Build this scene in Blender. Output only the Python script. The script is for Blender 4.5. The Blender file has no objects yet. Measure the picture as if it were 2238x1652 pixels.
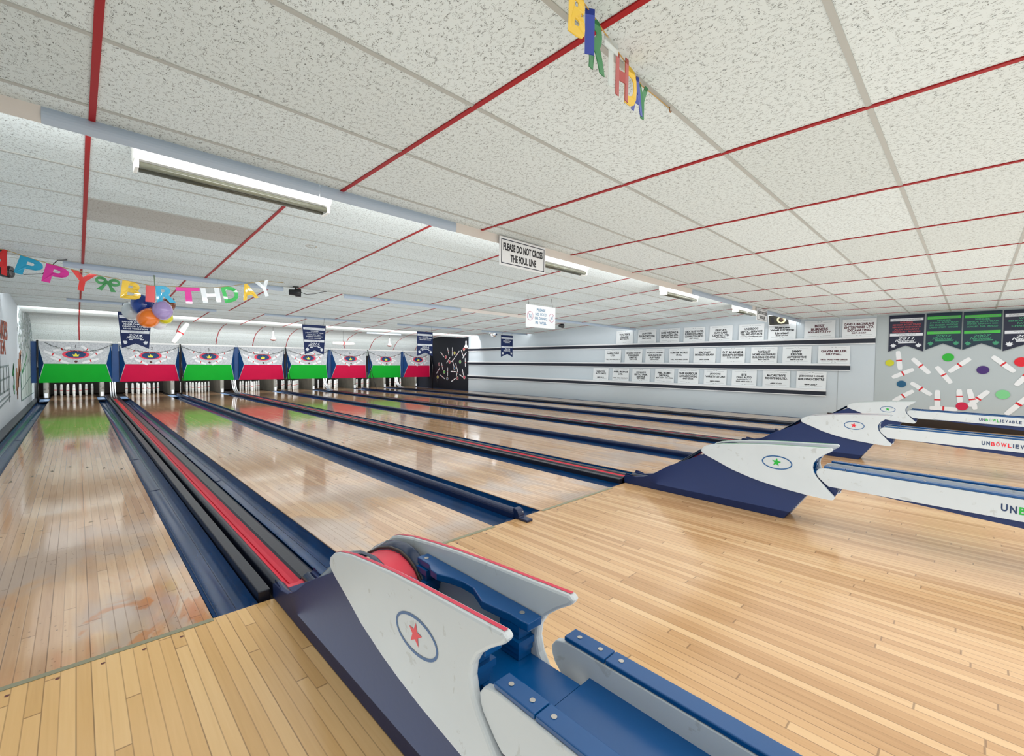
import bpy, bmesh, math, random
from mathutils import Matrix, Vector
random.seed(7)
sc = bpy.context.scene
COL = sc.collection
PI = math.pi
XL, XR = -0.96, 12.86          # side walls
H = 1.262                      # eye height of the photograph
FOUL = 2.556                   # foul line
YM = 19.15                     # masking units
LANE_END = 21.9
LX = []
for k in range(4):
    LX += [(-0.604 + 3.452*k, 0.459 + 3.452*k), (1.219 + 3.452*k, 2.299 + 3.452*k)]

# ------------------------------------------------------------------ materials
MATS = {}
def mat(name, col, rough=0.5, metal=0.0, spec=0.5, coat=0.0, emit=None, es=1.0, alpha=1.0, trans=0.0):
    if name in MATS: return MATS[name]
    m = bpy.data.materials.new(name); m.use_nodes = True
    b = m.node_tree.nodes['Principled BSDF']
    b.inputs['Base Color'].default_value = (*col, 1)
    b.inputs['Roughness'].default_value = rough
    b.inputs['Metallic'].default_value = metal
    b.inputs['Specular IOR Level'].default_value = spec
    b.inputs['Coat Weight'].default_value = coat
    b.inputs['Alpha'].default_value = alpha
    b.inputs['Transmission Weight'].default_value = trans
    if emit:
        b.inputs['Emission Color'].default_value = (*emit, 1); b.inputs['Emission Strength'].default_value = es
    MATS[name] = m
    return m
def srgb(r, g, b):
    f = lambda c: (c/255/12.92) if c/255 <= 0.04045 else ((c/255+0.055)/1.055)**2.4
    return (f(r), f(g), f(b))

class NT:
    """tiny node-expression helper"""
    def __init__(s, m):
        s.m = m; s.nt = m.node_tree; s.N = s.nt.nodes; s.L = s.nt.links; s.b = s.N['Principled BSDF']
        s.pos = s.N.new('ShaderNodeNewGeometry').outputs['Position']
        sx = s.N.new('ShaderNodeSeparateXYZ'); s.L.new(s.pos, sx.inputs[0])
        s.x, s.y, s.z = [V(s, o) for o in sx.outputs]
    def put(s, sock, v):
        if isinstance(v, V): v = v.o
        if isinstance(v, bpy.types.NodeSocket): s.L.new(v, sock)
        else: sock.default_value = v
    def math(s, op, *a, clamp=False):
        n = s.N.new('ShaderNodeMath'); n.operation = op; n.use_clamp = clamp
        for i, v in enumerate(a): s.put(n.inputs[i], v)
        return V(s, n.outputs[0])
    def vec(s, x=0., y=0., z=0.):
        n = s.N.new('ShaderNodeCombineXYZ')
        for i, v in enumerate((x, y, z)): s.put(n.inputs[i], v)
        return n.outputs[0]
    def noise(s, v, scale=5., detail=2., dist=0., rough=.5):
        n = s.N.new('ShaderNodeTexNoise'); s.put(n.inputs['Vector'], v); n.inputs['Scale'].default_value = scale
        n.inputs['Detail'].default_value = detail; n.inputs['Distortion'].default_value = dist; n.inputs['Roughness'].default_value = rough
        return V(s, n.outputs[0])
    def white(s, v):
        n = s.N.new('ShaderNodeTexWhiteNoise'); n.noise_dimensions = '3D'; s.put(n.inputs['Vector'], v); return V(s, n.outputs[0])
    def voro(s, v, scale):
        n = s.N.new('ShaderNodeTexVoronoi'); s.put(n.inputs['Vector'], v); n.inputs['Scale'].default_value = scale
        return V(s, n.outputs['Distance'])
    def step(s, v, a, b):
        n = s.N.new('ShaderNodeMapRange'); n.interpolation_type = 'SMOOTHSTEP'; s.put(n.inputs[0], v)
        n.inputs[1].default_value = a; n.inputs[2].default_value = b; return V(s, n.outputs[0])
    def mix(s, f, a, b):
        n = s.N.new('ShaderNodeMix'); n.data_type = 'RGBA'; s.put(n.inputs[0], f)
        for i, v in ((6, a), (7, b)):
            if isinstance(v, tuple) and len(v) == 3: v = (*v, 1)
            s.put(n.inputs[i], v)
        return n.outputs[2]
    def ramp(s, f, stops):
        n = s.N.new('ShaderNodeValToRGB'); s.put(n.inputs[0], f); e = n.color_ramp.elements
        while len(e) < len(stops): e.new(.5)
        for el, (p, c) in zip(e, stops): el.position = p; el.color = (*c, 1)
        return n.outputs[0]
    def mul(s, c, f):
        n = s.N.new('ShaderNodeMix'); n.data_type = 'RGBA'; n.blend_type = 'MULTIPLY'; n.inputs[0].default_value = 1
        s.put(n.inputs[6], c); g = s.N.new('ShaderNodeCombineColor')
        for i in range(3): s.put(g.inputs[i], f)
        s.L.new(g.outputs[0], n.inputs[7]); return n.outputs[2]
    def bump(s, h, strength=.3, dist=.01):
        n = s.N.new('ShaderNodeBump'); n.inputs['Strength'].default_value = strength; n.inputs['Distance'].default_value = dist
        s.put(n.inputs['Height'], h); s.L.new(n.outputs[0], s.b.inputs['Normal'])
class V:
    def __init__(s, nt, o): s.nt = nt; s.o = o
    def __add__(s, b): return s.nt.math('ADD', s, b)
    def __sub__(s, b): return s.nt.math('SUBTRACT', s, b)
    def __rsub__(s, b): return s.nt.math('SUBTRACT', b, s)
    def __mul__(s, b): return s.nt.math('MULTIPLY', s, b)
    __rmul__ = __mul__
    def __truediv__(s, b): return s.nt.math('DIVIDE', s, b)
    def floor(s): return s.nt.math('FLOOR', s)
    def frac(s): return s.nt.math('FRACT', s)
    def abs(s): return s.nt.math('ABSOLUTE', s)
    def max(s, b): return s.nt.math('MAXIMUM', s, b)
    def min(s, b): return s.nt.math('MINIMUM', s, b)

def wood(name, stops, bw=0.0444, seg=1.1, wear=0.0, rough=.16, gap=.72, r2w=.45):
    m = mat(name, (.6, .4, .25), rough=rough); t = NT(m)
    bx = (t.x + 20.0) / bw
    bi = bx.floor(); r1 = t.white(t.vec(bi, 3.0, 1.0))
    yy = (t.y + 40.0) / seg + r1 * 17.0
    yi = yy.floor(); r2 = t.white(t.vec(bi, yi, 5.0))
    grain = t.noise(t.vec(t.x*60.0, t.y*2.2, r2*30.0), 1.0, 4, .6)
    blot = t.noise(t.vec(t.x*1.6, t.y*.55, 0.), 1.0, 3)
    f = r2*r2w + grain*.36 + blot*.30 + (.41-.5*r2w-.18)
    c = t.ramp(f, stops)
    if wear:
        # bare greyish patches and dark ball marks just past the foul line
        w1 = t.noise(t.vec(t.x*2.2, t.y*1.1, 4.), 1.0, 5, .4)
        near = t.step(t.y, 6.5, 2.9)
        wm = t.step(w1, .44, .60) * near * .75
        c = t.mix(wm, c, srgb(176, 160, 150))
        sp = t.voro(t.vec(t.x*1.0, t.y*.7, 0.), 42.0)
        sm = t.step(sp, .20, .12) * t.step(t.noise(t.vec(t.x*2.5, t.y*1.4, 9.), 1.0, 3), .46, .62) * near
        c = t.mix(sm*.65, c, srgb(95, 70, 52))
        ed = t.step(t.noise(t.vec(t.x*3.3, t.y*1.7, 14.), 1.0, 5, .8), .56, .60) * t.step(t.y, 3.7, 2.9) * t.step(t.x, 1.3, .9) * .6
        c = t.mix(ed, c, srgb(190, 112, 30))
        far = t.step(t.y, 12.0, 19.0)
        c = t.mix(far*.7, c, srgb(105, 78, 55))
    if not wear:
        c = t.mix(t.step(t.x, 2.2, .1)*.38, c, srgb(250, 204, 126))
    fx = bx.frac(); g = (fx - .5).abs()
    gm = t.step(g, .44, .485) * (gap * (t.white(t.vec((bx+.5).floor(), 8., 2.))*.6 + .4))
    fy = ((yy.frac() - .5).abs()); jm = t.step(fy, .4975, .4988)*.6
    c = t.mix(gm.max(jm), c, srgb(98, 66, 36))
    t.put(t.b.inputs['Base Color'], c)
    t.put(t.b.inputs['Roughness'], t.noise(t.vec(t.x*5., t.y*2., 0.), 1.0, 4)*.12 + (rough-.05))
    t.b.inputs['Specular IOR Level'].default_value = .85 if wear else .5
    t.bump(t.noise(t.vec(t.x*22., t.y*5., r2*3.), 1.0, 2)*.6 - gm, .07, .003)
    return m
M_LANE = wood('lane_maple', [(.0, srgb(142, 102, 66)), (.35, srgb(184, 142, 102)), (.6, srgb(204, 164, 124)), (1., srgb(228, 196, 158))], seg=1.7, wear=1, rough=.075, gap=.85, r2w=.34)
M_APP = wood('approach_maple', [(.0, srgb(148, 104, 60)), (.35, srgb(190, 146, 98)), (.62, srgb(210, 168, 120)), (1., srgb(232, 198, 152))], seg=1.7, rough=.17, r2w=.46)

def ceiling_mat():
    m = mat('ceiling_tile', (.8, .8, .78), rough=.95, spec=.1); t = NT(m)
    c0 = t.mix(t.white(t.vec(((t.x+1.1673)/1.23898).floor(), ((t.y-.359)/.62456).floor(), 1.))*.8, srgb(221, 230, 230), srgb(205, 213, 211))
    v = t.vec(t.x*100., t.y*42., t.z*3.)
    a = t.noise(v, 1.0, 1.0, 1.7)
    worm = t.step((a-.50).abs(), .036, .020)
    brk = t.step(t.noise(t.vec(t.x*62., t.y*44., 3.), 1.0, 1.0), .50, .55)
    dots = t.step(t.voro(t.vec(t.x, t.y, 0.), 125.0), .20, .13)*.8
    f = (worm*brk).max(dots * t.step(t.noise(t.vec(t.x*19., t.y*19., 7.), 1., 1.), .42, .5))
    c = t.mix(f*.78, c0, srgb(62, 64, 58))
    # one water-stained tile past the first light strip, faint rings
    st = t.step((t.x-.69).abs(), .618, .612)*t.step((t.y-5.31).abs(), .31, .305)
    c = t.mix(st*.6, c, srgb(150, 136, 122))
    t.put(t.b.inputs['Base Color'], c)
    return m
M_CEIL = ceiling_mat()

def wall_mat(name, c1, c2, dirt=.25):
    m = mat(name, c1, rough=.55, spec=.3); t = NT(m)
    n = t.noise(t.vec(t.x*.7, t.y*.7, t.z*1.3), 1., 4); k = t.noise(t.pos, 9., 3)
    c = t.mix(n*dirt*1.6, c1, c2); c = t.mix(t.step(k, .62, .75)*dirt*.5, c, c2)
    t.put(t.b.inputs['Base Color'], c); t.bump(t.noise(t.pos, 60., 3), .06, .004)
    return m
M_WALL = wall_mat('wall_paint_white', srgb(208, 217, 223), srgb(184, 196, 204))
M_GREYWALL = wall_mat('wall_paint_grey', srgb(186, 195, 197), srgb(168, 178, 182))
M_BLACKWALL = wall_mat('wall_paint_black', srgb(26, 29, 38), srgb(42, 46, 56))

def paint(name, c, rough=.28, chip=None, cscale=14., camt=.72, coat=0., vary=.12):
    m = mat(name, c, rough=rough, coat=coat); t = NT(m)
    n = t.noise(t.pos, 3.5, 4)
    d = tuple(x*(1-vary*3.2) for x in c); base = t.mix(n, c, d)
    if chip:
        base = t.mix(t.step(t.noise(t.pos, cscale, 6, .5, .65), camt, camt+.04), base, chip)
    t.put(t.b.inputs['Base Color'], base)
    t.bump(t.noise(t.pos, 40., 3), .10, .003)
    return m
NAVY = srgb(16, 36, 74)
M_GUTTER = paint('gutter_blue_paint', srgb(2, 70, 128), .2, srgb(150, 125, 118), 17., .73, vary=.2)
M_NAVY = paint('navy_paint', srgb(8, 32, 76), .3, srgb(150, 140, 125), 26., .74)
M_DARKRAIL = paint('dark_rail_paint', srgb(22, 27, 44), .36, srgb(165, 155, 130), 24., .72)
M_BODY = paint('ball_return_navy', srgb(4, 36, 90), .5, srgb(150, 155, 165), 21., .77, vary=.05)
M_BLUE = paint('ball_return_bright_blue', srgb(0, 80, 142), .26, vary=.08)
M_RED = paint('red_channel', srgb(226, 50, 74), .45, vary=.05)
M_STRIPE = mat('red_trim_paint', srgb(206, 22, 66), .35)
M_FIN = paint('fin_white_paint', srgb(208, 214, 217), .42, srgb(186, 190, 190), 11., .61, vary=.05)
M_GREENP = mat('green_paint', srgb(24, 170, 52), .35)
M_REDP = mat('red_paint', srgb(222, 24, 48), .35)
M_BLUEP = mat('blue_paint_line', srgb(14, 82, 138), .35)
M_NAVYP = mat('navy_paint_line', srgb(20, 50, 92), .35)
M_SCREW = mat('screw_metal', (.5, .48, .45), .35, 1.)
M_BLK = mat('black_plastic', (.012, .012, .014), .3)
M_WHITE = mat('white_paint', srgb(236, 238, 240), .4)
M_WEDGE = mat('yellowed_edge', srgb(224, 210, 180), .5)
M_REDBAR = mat('red_grid_bar', srgb(158, 2, 10), .5, spec=.3)
M_WBAR = mat('white_grid_bar', srgb(176, 178, 172), .5)
M_PIN = mat('pin_white', srgb(240, 243, 240), .22)
M_PINRED = mat('pin_red', srgb(214, 34, 44), .3)
M_TXT = mat('print_black', srgb(34, 34, 40), .5)
M_TXTR = mat('print_maroon', srgb(86, 28, 44), .5)
M_GREY = mat('print_grey', srgb(130, 134, 140), .5)
M_DARK = mat('pit_dark', srgb(34, 28, 24), .8)
M_METAL = mat('brushed_metal', (.62, .64, .66), .28, .9)
M_WIRE = mat('wire', (.02, .02, .02), .5)

# ------------------------------------------------------------------ mesh builder
class MB:
    def __init__(s): s.bm = bmesh.new(); s.mi = 0
    def face(s, pts):
        try:
            f = s.bm.faces.new([s.bm.verts.new(p) for p in pts]); f.material_index = s.mi; return f
        except ValueError: return None
    def box(s, x0, x1, y0, y1, z0, z1):
        P = [(x, y, z) for z in (z0, z1) for y in (y0, y1) for x in (x0, x1)]
        v = [s.bm.verts.new(p) for p in P]
        for q in ((0,2,3,1),(4,5,7,6),(0,1,5,4),(2,6,7,3),(0,4,6,2),(1,3,7,5)):
            f = s.bm.faces.new([v[i] for i in q]); f.material_index = s.mi
        return s
    def prism(s, poly, a, b, axis='x', place=None):
        """extrude a 2D polygon along an axis; place(u,v,w) maps to 3D"""
        if place is None:
            place = {'x': lambda u, v, w: (w, u, v), 'y': lambda u, v, w: (u, w, v), 'z': lambda u, v, w: (u, v, w)}[axis]
        A = [s.bm.verts.new(place(u, v, a)) for u, v in poly]; B = [s.bm.verts.new(place(u, v, b)) for u, v in poly]
        n = len(poly); fs = []
        for i in range(n):
            j = (i+1) % n; fs.append(s.bm.faces.new((A[i], A[j], B[j], B[i])))
        fs.append(s.bm.faces.new(A[::-1])); fs.append(s.bm.faces.new(B))
        for f in fs: f.material_index = s.mi
        return s
    def strip(s, prof, a, b, thick=0.0):
        """open profile of (x,z) swept along y"""
        A = [s.bm.verts.new((u, a, v)) for u, v in prof]; B = [s.bm.verts.new((u, b, v)) for u, v in prof]
        for i in range(len(prof)-1):
            f = s.bm.faces.new((A[i], A[i+1], B[i+1], B[i])); f.material_index = s.mi
        return s
    def tube(s, pts, r, n=8, caps=True):
        pts = [Vector(p) for p in pts]; rings = []; up = None
        for i, p in enumerate(pts):
            d = (pts[min(i+1, len(pts)-1)] - pts[max(i-1, 0)]).normalized()
            if up is None: up = Vector((0, 0, 1)) if abs(d.z) < .9 else Vector((1, 0, 0))
            u = d.cross(up).normalized(); v = u.cross(d).normalized(); up = v
            rr = r[i] if isinstance(r, (list, tuple)) else r
            rings.append([s.bm.verts.new(p + u*math.cos(2*PI*k/n)*rr + v*math.sin(2*PI*k/n)*rr) for k in range(n)])
        for a, b in zip(rings, rings[1:]):
            for k in range(n):
                f = s.bm.faces.new((a[k], a[(k+1) % n], b[(k+1) % n], b[k])); f.material_index = s.mi; f.smooth = True
        if caps:
            for R in (rings[0][::-1], rings[-1]):
                f = s.bm.faces.new(R); f.material_index = s.mi
        return s
    def lathe(s, prof, n=20, M=Matrix.Identity(4), mis=None):
        rings = [[s.bm.verts.new(M @ Vector((r*math.cos(2*PI*k/n), r*math.sin(2*PI*k/n), z))) for k in range(n)] for r, z in prof]
        for i, (a, b) in enumerate(zip(rings, rings[1:])):
            for k in range(n):
                f = s.bm.faces.new((a[k], a[(k+1) % n], b[(k+1) % n], b[k])); f.smooth = True
                f.material_index = mis[i] if mis else s.mi
        f = s.bm.faces.new(rings[0][::-1]); f.material_index = mis[0] if mis else s.mi
        f = s.bm.faces.new(rings[-1]); f.material_index = mis[-1] if mis else s.mi
        return s
    def flat(s, pts2, place):
        return s.face([place(u, v) for u, v in pts2])
    def build(s, name, mats, parent=None, loc=None, smooth=False, bevel=0.0):
        bmesh.ops.recalc_face_normals(s.bm, faces=s.bm.faces)
        me = bpy.data.meshes.new(name)
        if loc is None: loc = PLOC.get(parent.name, Vector((0,0,0))) if parent else Vector((0,0,0))
        loc = Vector(loc)
        for v in s.bm.verts: v.co -= loc
        s.bm.to_mesh(me); s.bm.free()
        return link(name, me, mats, parent, loc, smooth, bevel)
PLOC = {}
def link(name, me, mats, parent, loc, smooth=False, bevel=0.0):
    if not isinstance(mats, (list, tuple)): mats = [mats]
    for m in mats: me.materials.append(m)
    o = bpy.data.objects.new(name, me); COL.objects.link(o)
    if smooth:
        for p in me.polygons: p.use_smooth = True
    if bevel:
        b = o.modifiers.new('bevel', 'BEVEL'); b.width = bevel; b.segments = 2; b.limit_method = 'ANGLE'; b.angle_limit = .6
    base = PLOC.get(parent.name, Vector((0,0,0))) if parent else Vector((0,0,0))
    o.location = Vector(loc) - base
    if parent: o.parent = parent
    PLOC[o.name] = Vector(loc)
    return o
def thing(name, loc, label, cat, group=None):
    o = bpy.data.objects.new(name, None); COL.objects.link(o); o.location = loc; o.empty_display_size = .1
    PLOC[o.name] = Vector(loc); tag(o, label, cat, group); return o
def tag(o, label=None, cat=None, group=None, kind=None):
    if label: o['label'] = label
    if cat: o['category'] = cat
    if group: o['group'] = group
    if kind: o['kind'] = kind
    return o
def copy_tree(o, loc):
    c = o.copy(); COL.objects.link(c); c.location = loc; PLOC[c.name] = Vector(loc)
    for k in list(c.keys()): pass
    for ch in list(o.children):
        d = ch.copy(); COL.objects.link(d); d.parent = c
        for g in list(ch.children):
            e = g.copy(); COL.objects.link(e); e.parent = d
    return c
def ell(cx, cy, rx, ry, n=32, a0=0): return [(cx + rx*math.cos(2*PI*k/n+a0), cy + ry*math.sin(2*PI*k/n+a0)) for k in range(n)]
def star(cx, cy, r, rot=PI/2, q=.42):
    return [(cx + (r if k % 2 == 0 else r*q)*math.cos(rot+PI*k/5), cy + (r if k % 2 == 0 else r*q)*math.sin(rot+PI*k/5)) for k in range(10)]
def ringflat(mb, cx, cy, rx, ry, w, place, n=40):
    o = ell(cx, cy, rx, ry, n); i = ell(cx, cy, rx-w, ry-w, n)
    for k in range(n):
        j = (k+1) % n; mb.flat([o[k], o[j], i[j], i[k]], place)

_tc = {}
def text_tris(s, bold=0.0, shear=0.0):
    """triangles of a line of lettering, normalised so that cap height is 1"""
    key = (s, bold, shear)
    if key in _tc: return _tc[key]
    cu = bpy.data.curves.new('t', 'FONT'); cu.body = s; cu.size = 1.; cu.offset = bold; cu.shear = shear; cu.resolution_u = 3; cu.fill_mode = 'FRONT'
    o = bpy.data.objects.new('t', cu); COL.objects.link(o)
    dg = bpy.context.evaluated_depsgraph_get(); me = bpy.data.meshes.new_from_object(o.evaluated_get(dg))
    vs = [(v.co.x, v.co.y) for v in me.vertices]; fs = [tuple(p.vertices) for p in me.polygons]
    bpy.data.objects.remove(o); bpy.data.curves.remove(cu); bpy.data.meshes.remove(me)
    x0 = min(v[0] for v in vs); x1 = max(v[0] for v in vs); y0 = min(v[1] for v in vs); y1 = max(v[1] for v in vs)
    _tc[key] = (vs, fs, x0, x1, y0, y1); return _tc[key]
def put_text(mb, s, place, cx, cy, w=None, h=None, bold=.0, shear=0., maxw=None, align='c'):
    """lettering centred at (cx,cy); w,h stretch it to that size"""
    vs, fs, x0, x1, y0, y1 = text_tris(s, bold, shear)
    sy = (h/(y1-y0)) if h else (w/(x1-x0)); sx = (w/(x1-x0)) if w else sy
    if maxw and (x1-x0)*sx > maxw: sx = maxw/(x1-x0)
    ox = cx - (x0+x1)/2*sx if align == 'c' else cx - x0*sx
    oy = cy - (y0+y1)/2*sy
    bv = [mb.bm.verts.new(place(ox+x*sx, oy+y*sy)) for x, y in vs]
    for f in fs:
        try: q = mb.bm.faces.new([bv[i] for i in f]); q.material_index = mb.mi
        except ValueError: pass
    return (x1-x0)*sx
def on_x(x):  return lambda u, v: (x, -u, v)          # readable when looked at towards +x (u runs right = -y)
def on_y(y, x0=0, z0=0): return lambda u, v: (x0+u, y, z0+v)  # readable when looked at towards +y

# ------------------------------------------------------------------ setting: floor, walls, ceiling
mb = MB(); mb.box(XL-.1, XR+.1, -7.0, FOUL, -.15, 0.0)
o = mb.build('floor', M_APP, loc=(6, 0, 0)); tag(o, kind='structure')
# small dark pin dots let into the approach
mb = MB()
for xl, xr in LX:
    for row, yy in enumerate((FOUL-.075, )):
        for k in range(7):
            cx = xl + (xr-xl)*(k+1)/8; mb.face([(cx+.008*math.cos(a*PI/4), yy+.008*math.sin(a*PI/4), .0006) for a in range(8)])
mb.build('approach_dots', mat('dot_dark', srgb(96, 40, 30), .4), o)
mb = MB(); mb.box(XL-.1, XR+.1, FOUL, 23.2, -.22, -.16)
tag(mb.build('floor_under_lanes', mat('subfloor', srgb(24, 26, 34), .8), loc=(6, 12, -.2)), kind='structure')

mb = MB(); mb.box(XL-.1, XL, -7, 23.2, -.2, 2.9); tag(mb.build('wall_left', M_WALL, loc=(XL, 8, 0)), kind='structure')
mb = MB(); mb.box(XR, XR+.1, 1.54, 16.1, -.2, 2.9)
wr = tag(mb.build('wall_right', M_WALL, loc=(XR, 8, 0)), kind='structure')
mb = MB(); mb.box(XR, XR+.1, -7, 1.54, -.2, 2.9)
tag(mb.build('wall_right_grey_painted', M_GREYWALL, loc=(XR, -2, 0)), kind='structure')
mb = MB(); mb.box(XR, XR+.1, 16.1, 23.2, -.2, 2.9)
mb.box(XR-.03, XR, 16.1, YM, -.1, 2.44)
wb = tag(mb.build('wall_right_black_painted', M_BLACKWALL, loc=(XR, 18, 0)), kind='structure')
mb = MB(); mb.box(XL, XR, 22.9, 23.0, -.2, 2.9); tag(mb.build('wall_back', M_DARK, loc=(6, 22.9, 0)), kind='structure')
mb = MB(); mb.box(XR-.02, XR, -7, 2.40, 0, .17); tag(mb.build('baseboard_right', mat('dark_brown_base', srgb(46, 34, 26), .5), loc=(XR, 0, 0), bevel=.004), kind='structure')
mb = MB(); mb.box(XL, XL+.012, -7, FOUL, 0, .10); tag(mb.build('baseboard_left', mat('cream_base', srgb(200, 196, 180), .5), loc=(XL, 0, 0)), kind='structure')
# thin vertical joint lines in the right wall
mb = MB(); mb.box(XR-.004, XR, 2.215, 2.225, .1, 2.4); mb.box(XR-.004, XR, 1.535, 1.545, .5, 1.95)
tag(mb.build('trim_1', mat('joint_grey', srgb(160, 168, 172), .6), loc=(XR, 2, 0)), kind='structure')

SECT = [(-7.0, 2.422, 3.03, 2.422), (3.03, 2.67, 7.54, 2.415), (7.54, 2.67, 12.05, 2.415), (12.05, 2.67, 16.46, 2.42)]
CURVE = [(16.46, 2.68), (18.68, 2.51), (19.12, 2.42), (19.5, 2.31), (19.78, 2.12), (20.0, 1.85), (20.06, 1.55)]
prof = []
for a, za, b, zb in SECT: prof += [(a, za), (b, zb)]
prof += CURVE
mb = MB()
A = [mb.bm.verts.new((XL-.05, y, z)) for y, z in prof]; B = [mb.bm.verts.new((XR+.05, y, z)) for y, z in prof]
for i in range(len(prof)-1): mb.bm.faces.new((A[i], B[i], B[i+1], A[i+1]))
ceil = tag(mb.build('ceiling', M_CEIL, loc=(6, 6, 2.4)), kind='structure')
def zc(y):
    for (a, za), (b, zb) in zip(prof, prof[1:]):
        if a <= y <= b and b > a: return za + (zb-za)*(y-a)/(b-a)
    return 2.4
# red runners along the lanes, white cross tees
for k in range(0, 12):
    x = -1.1673 + 1.23898*k
    if x < XL or x > XR: continue
    mb = MB()
    for (a, za), (b, zb) in zip(prof, prof[1:]):
        if b - a < .01: continue
        w = .0125
        P = [(x-w, a, za-.006), (x+w, a, za-.006), (x+w, b, zb-.006), (x-w, b, zb-.006)]
        mb.face(P); mb.face([P[0], P[3], (x-w, b, zb+.001), (x-w, a, za+.001)]); mb.face([P[1], P[2], (x+w, b, zb+.001), (x+w, a, za+.001)])
    mb.build('red_runner', M_REDBAR, ceil)
mb = MB(); 
ys = [.359 + .62456*k for k in range(-10, 5)] + [3.14 + .62*k for k in range(1, 8)] + [7.66 + .62*k for k in range(1, 8)] + [12.17 + .62*k for k in range(1, 8)] + [17.1, 17.72, 18.34, 18.68, 19.5]
for y in ys:
    if any(abs(y-s) < .05 for s in (3.03, 7.54, 12.05, 16.46)): continue
    z = zc(y); mb.box(XL, XR, y-.011, y+.011, z-.004, z+.002)
cw = mb.build('white_cross_tee', M_WBAR, ceil); cw['kind'] = 'stuff'
# rings left by old leaks
mb = MB()
for cx, cy, r in ((1.9, 5.2, .06), (2.9, 17.7, .25), (3.2, 11.2, .22), (5.4, 10.6, .32)):
    o2 = ell(cx, cy, r, r*.8, 28); i2 = ell(cx, cy, r-.008, r*.8-.008, 28)
    for k in range(28):
        j = (k+1) % 28; mb.face([(p[0], p[1], zc(p[1])-.0015) for p in (o2[k], o2[j], i2[j], i2[k])])
mb.build('water_stain_ring', mat('stain', srgb(172, 158, 132), .9), ceil)

# valance strips hanging at each step of the ceiling
M_VB = mat('valance_blue', srgb(176, 190, 206), .35); M_VC = mat('valance_cream', srgb(222, 214, 206), .5)
def valance(y, z0, z1, segs, word):
    for x0, x1, m, lab in segs:
        mb = MB(); n = 6
        pts = [(y+.018*math.sin(PI*k/n), z0+(z1-z0)*k/n) for k in range(n+1)] + [(y-.004, z1), (y-.004, z0)]
        if m is M_VB: pts = [(y-.012*math.sin(PI*k/n), z0+(z1-z0)*k/n) for k in range(n+1)] + [(y+.006, z1), (y+.006, z0)]
        mb.prism(pts, x0, x1, 'x')
        o = mb.build('light_valance', m, loc=((x0+x1)/2, y, z0)); tag(o, lab, 'valance', word)
valance(3.025, 2.345, 2.424, [(-.95, -.10, M_VC, 'cream valance strip meeting the left wall at the nearest ceiling step'),
    (-.10, 1.16, M_VB, 'bluish valance strip above the nearest fluorescent fixture'),
    (1.165, 2.27, M_VB, 'bluish valance strip between the nearest fixture and the hanging foul line sign'),
    (2.275, 6.75, M_VC, 'long cream valance strip behind the near foul line sign'),
    (6.76, 8.35, M_VB, 'short bluish valance strip beside the third fluorescent fixture'),
    (8.36, 9.4, M_VB, 'bluish valance strip just left of the second foul line sign'),
    (9.41, 10.2, M_VC, 'cream valance strip right behind the second foul line sign'),
    (10.21, XR, M_VB, 'bluish valance strip running to the right wall under the wall speaker')], 'valance strips at the nearest ceiling step')
valance(7.535, 2.35, 2.417, [(-.10, 1.45, M_VB, 'bluish valance strip over the birthday letters P and P'),
    (1.455, 2.33, M_VB, 'short bluish valance strip above the last birthday letters'),
    (3.3, 5.8, M_VB, 'long bluish valance strip at the second ceiling step, mid room'),
    (5.81, 7.9, M_VC, 'cream valance strip at the second step left of the hanging food sign'),
    (7.95, 12.8, M_VB, 'long valance strip at the second step right of the food sign')], 'valance strips at the second ceiling step')
valance(12.045, 2.36, 2.417, [(-.12, 2.3, M_VB, 'thin valance strip holding the banner over lane two'), (3.3, 5.75, M_VB, 'thin valance strip holding the banner over lane five'),
    (6.9, 9.3, M_VB, 'thin valance strip holding the banner over lane eight'), (10.2, 12.5, M_VB, 'thin valance strip holding the banner nearest the right wall')], 'valance strips at the third ceiling step')
valance(16.455, 2.37, 2.422, [(8.1, 9.6, M_VB, 'short white valance strip farthest from the foul line')], None)

# ------------------------------------------------------------------ lanes
ORD = ['first', 'second', 'third', 'fourth', 'fifth', 'sixth', 'seventh', 'eighth']
M_MARK = mat('lane_marking', srgb(92, 78, 46), .4); M_FOUL = mat('foul_strip', srgb(140, 138, 112), .45)
for i, (xl, xr) in enumerate(LX):
    mb = MB(); mb.box(xl, xr, FOUL+.001, LANE_END, -.11, 0.0)
    lane = mb.build('bowling_lane', M_LANE, loc=((xl+xr)/2, FOUL, 0))
    tag(lane, f'{ORD[i]} maple bowling lane counted from the left wall, ending at its rack of candlepins', 'lane', 'maple bowling lanes side by side')
    mb = MB(); mb.box(xl, xr, FOUL-.028, FOUL+.002, -.01, .0025); mb.build('foul_line', M_FOUL, lane)
    w = xr-xl; cx = (xl+xr)/2
    mb = MB()
    for k in range(-3, 4):
        x = cx+k*w*.134; y = 7.35-.175*abs(k); s = .014
        mb.face([(x-s, y-.05, .0007), (x+s, y-.05, .0007), (x, y+.05, .0007)])
    for k in (-4, -3, -2, -1.2, 1.2, 2, 3, 4):
        x = cx+k*w*.105; y = 4.73
        mb.face([(x-.012, y-.006, .0007), (x+.012, y-.006, .0007), (x+.012, y+.006, .0007), (x-.012, y+.006, .0007)])
    mb.build('aiming_marks', M_MARK, lane)

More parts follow.
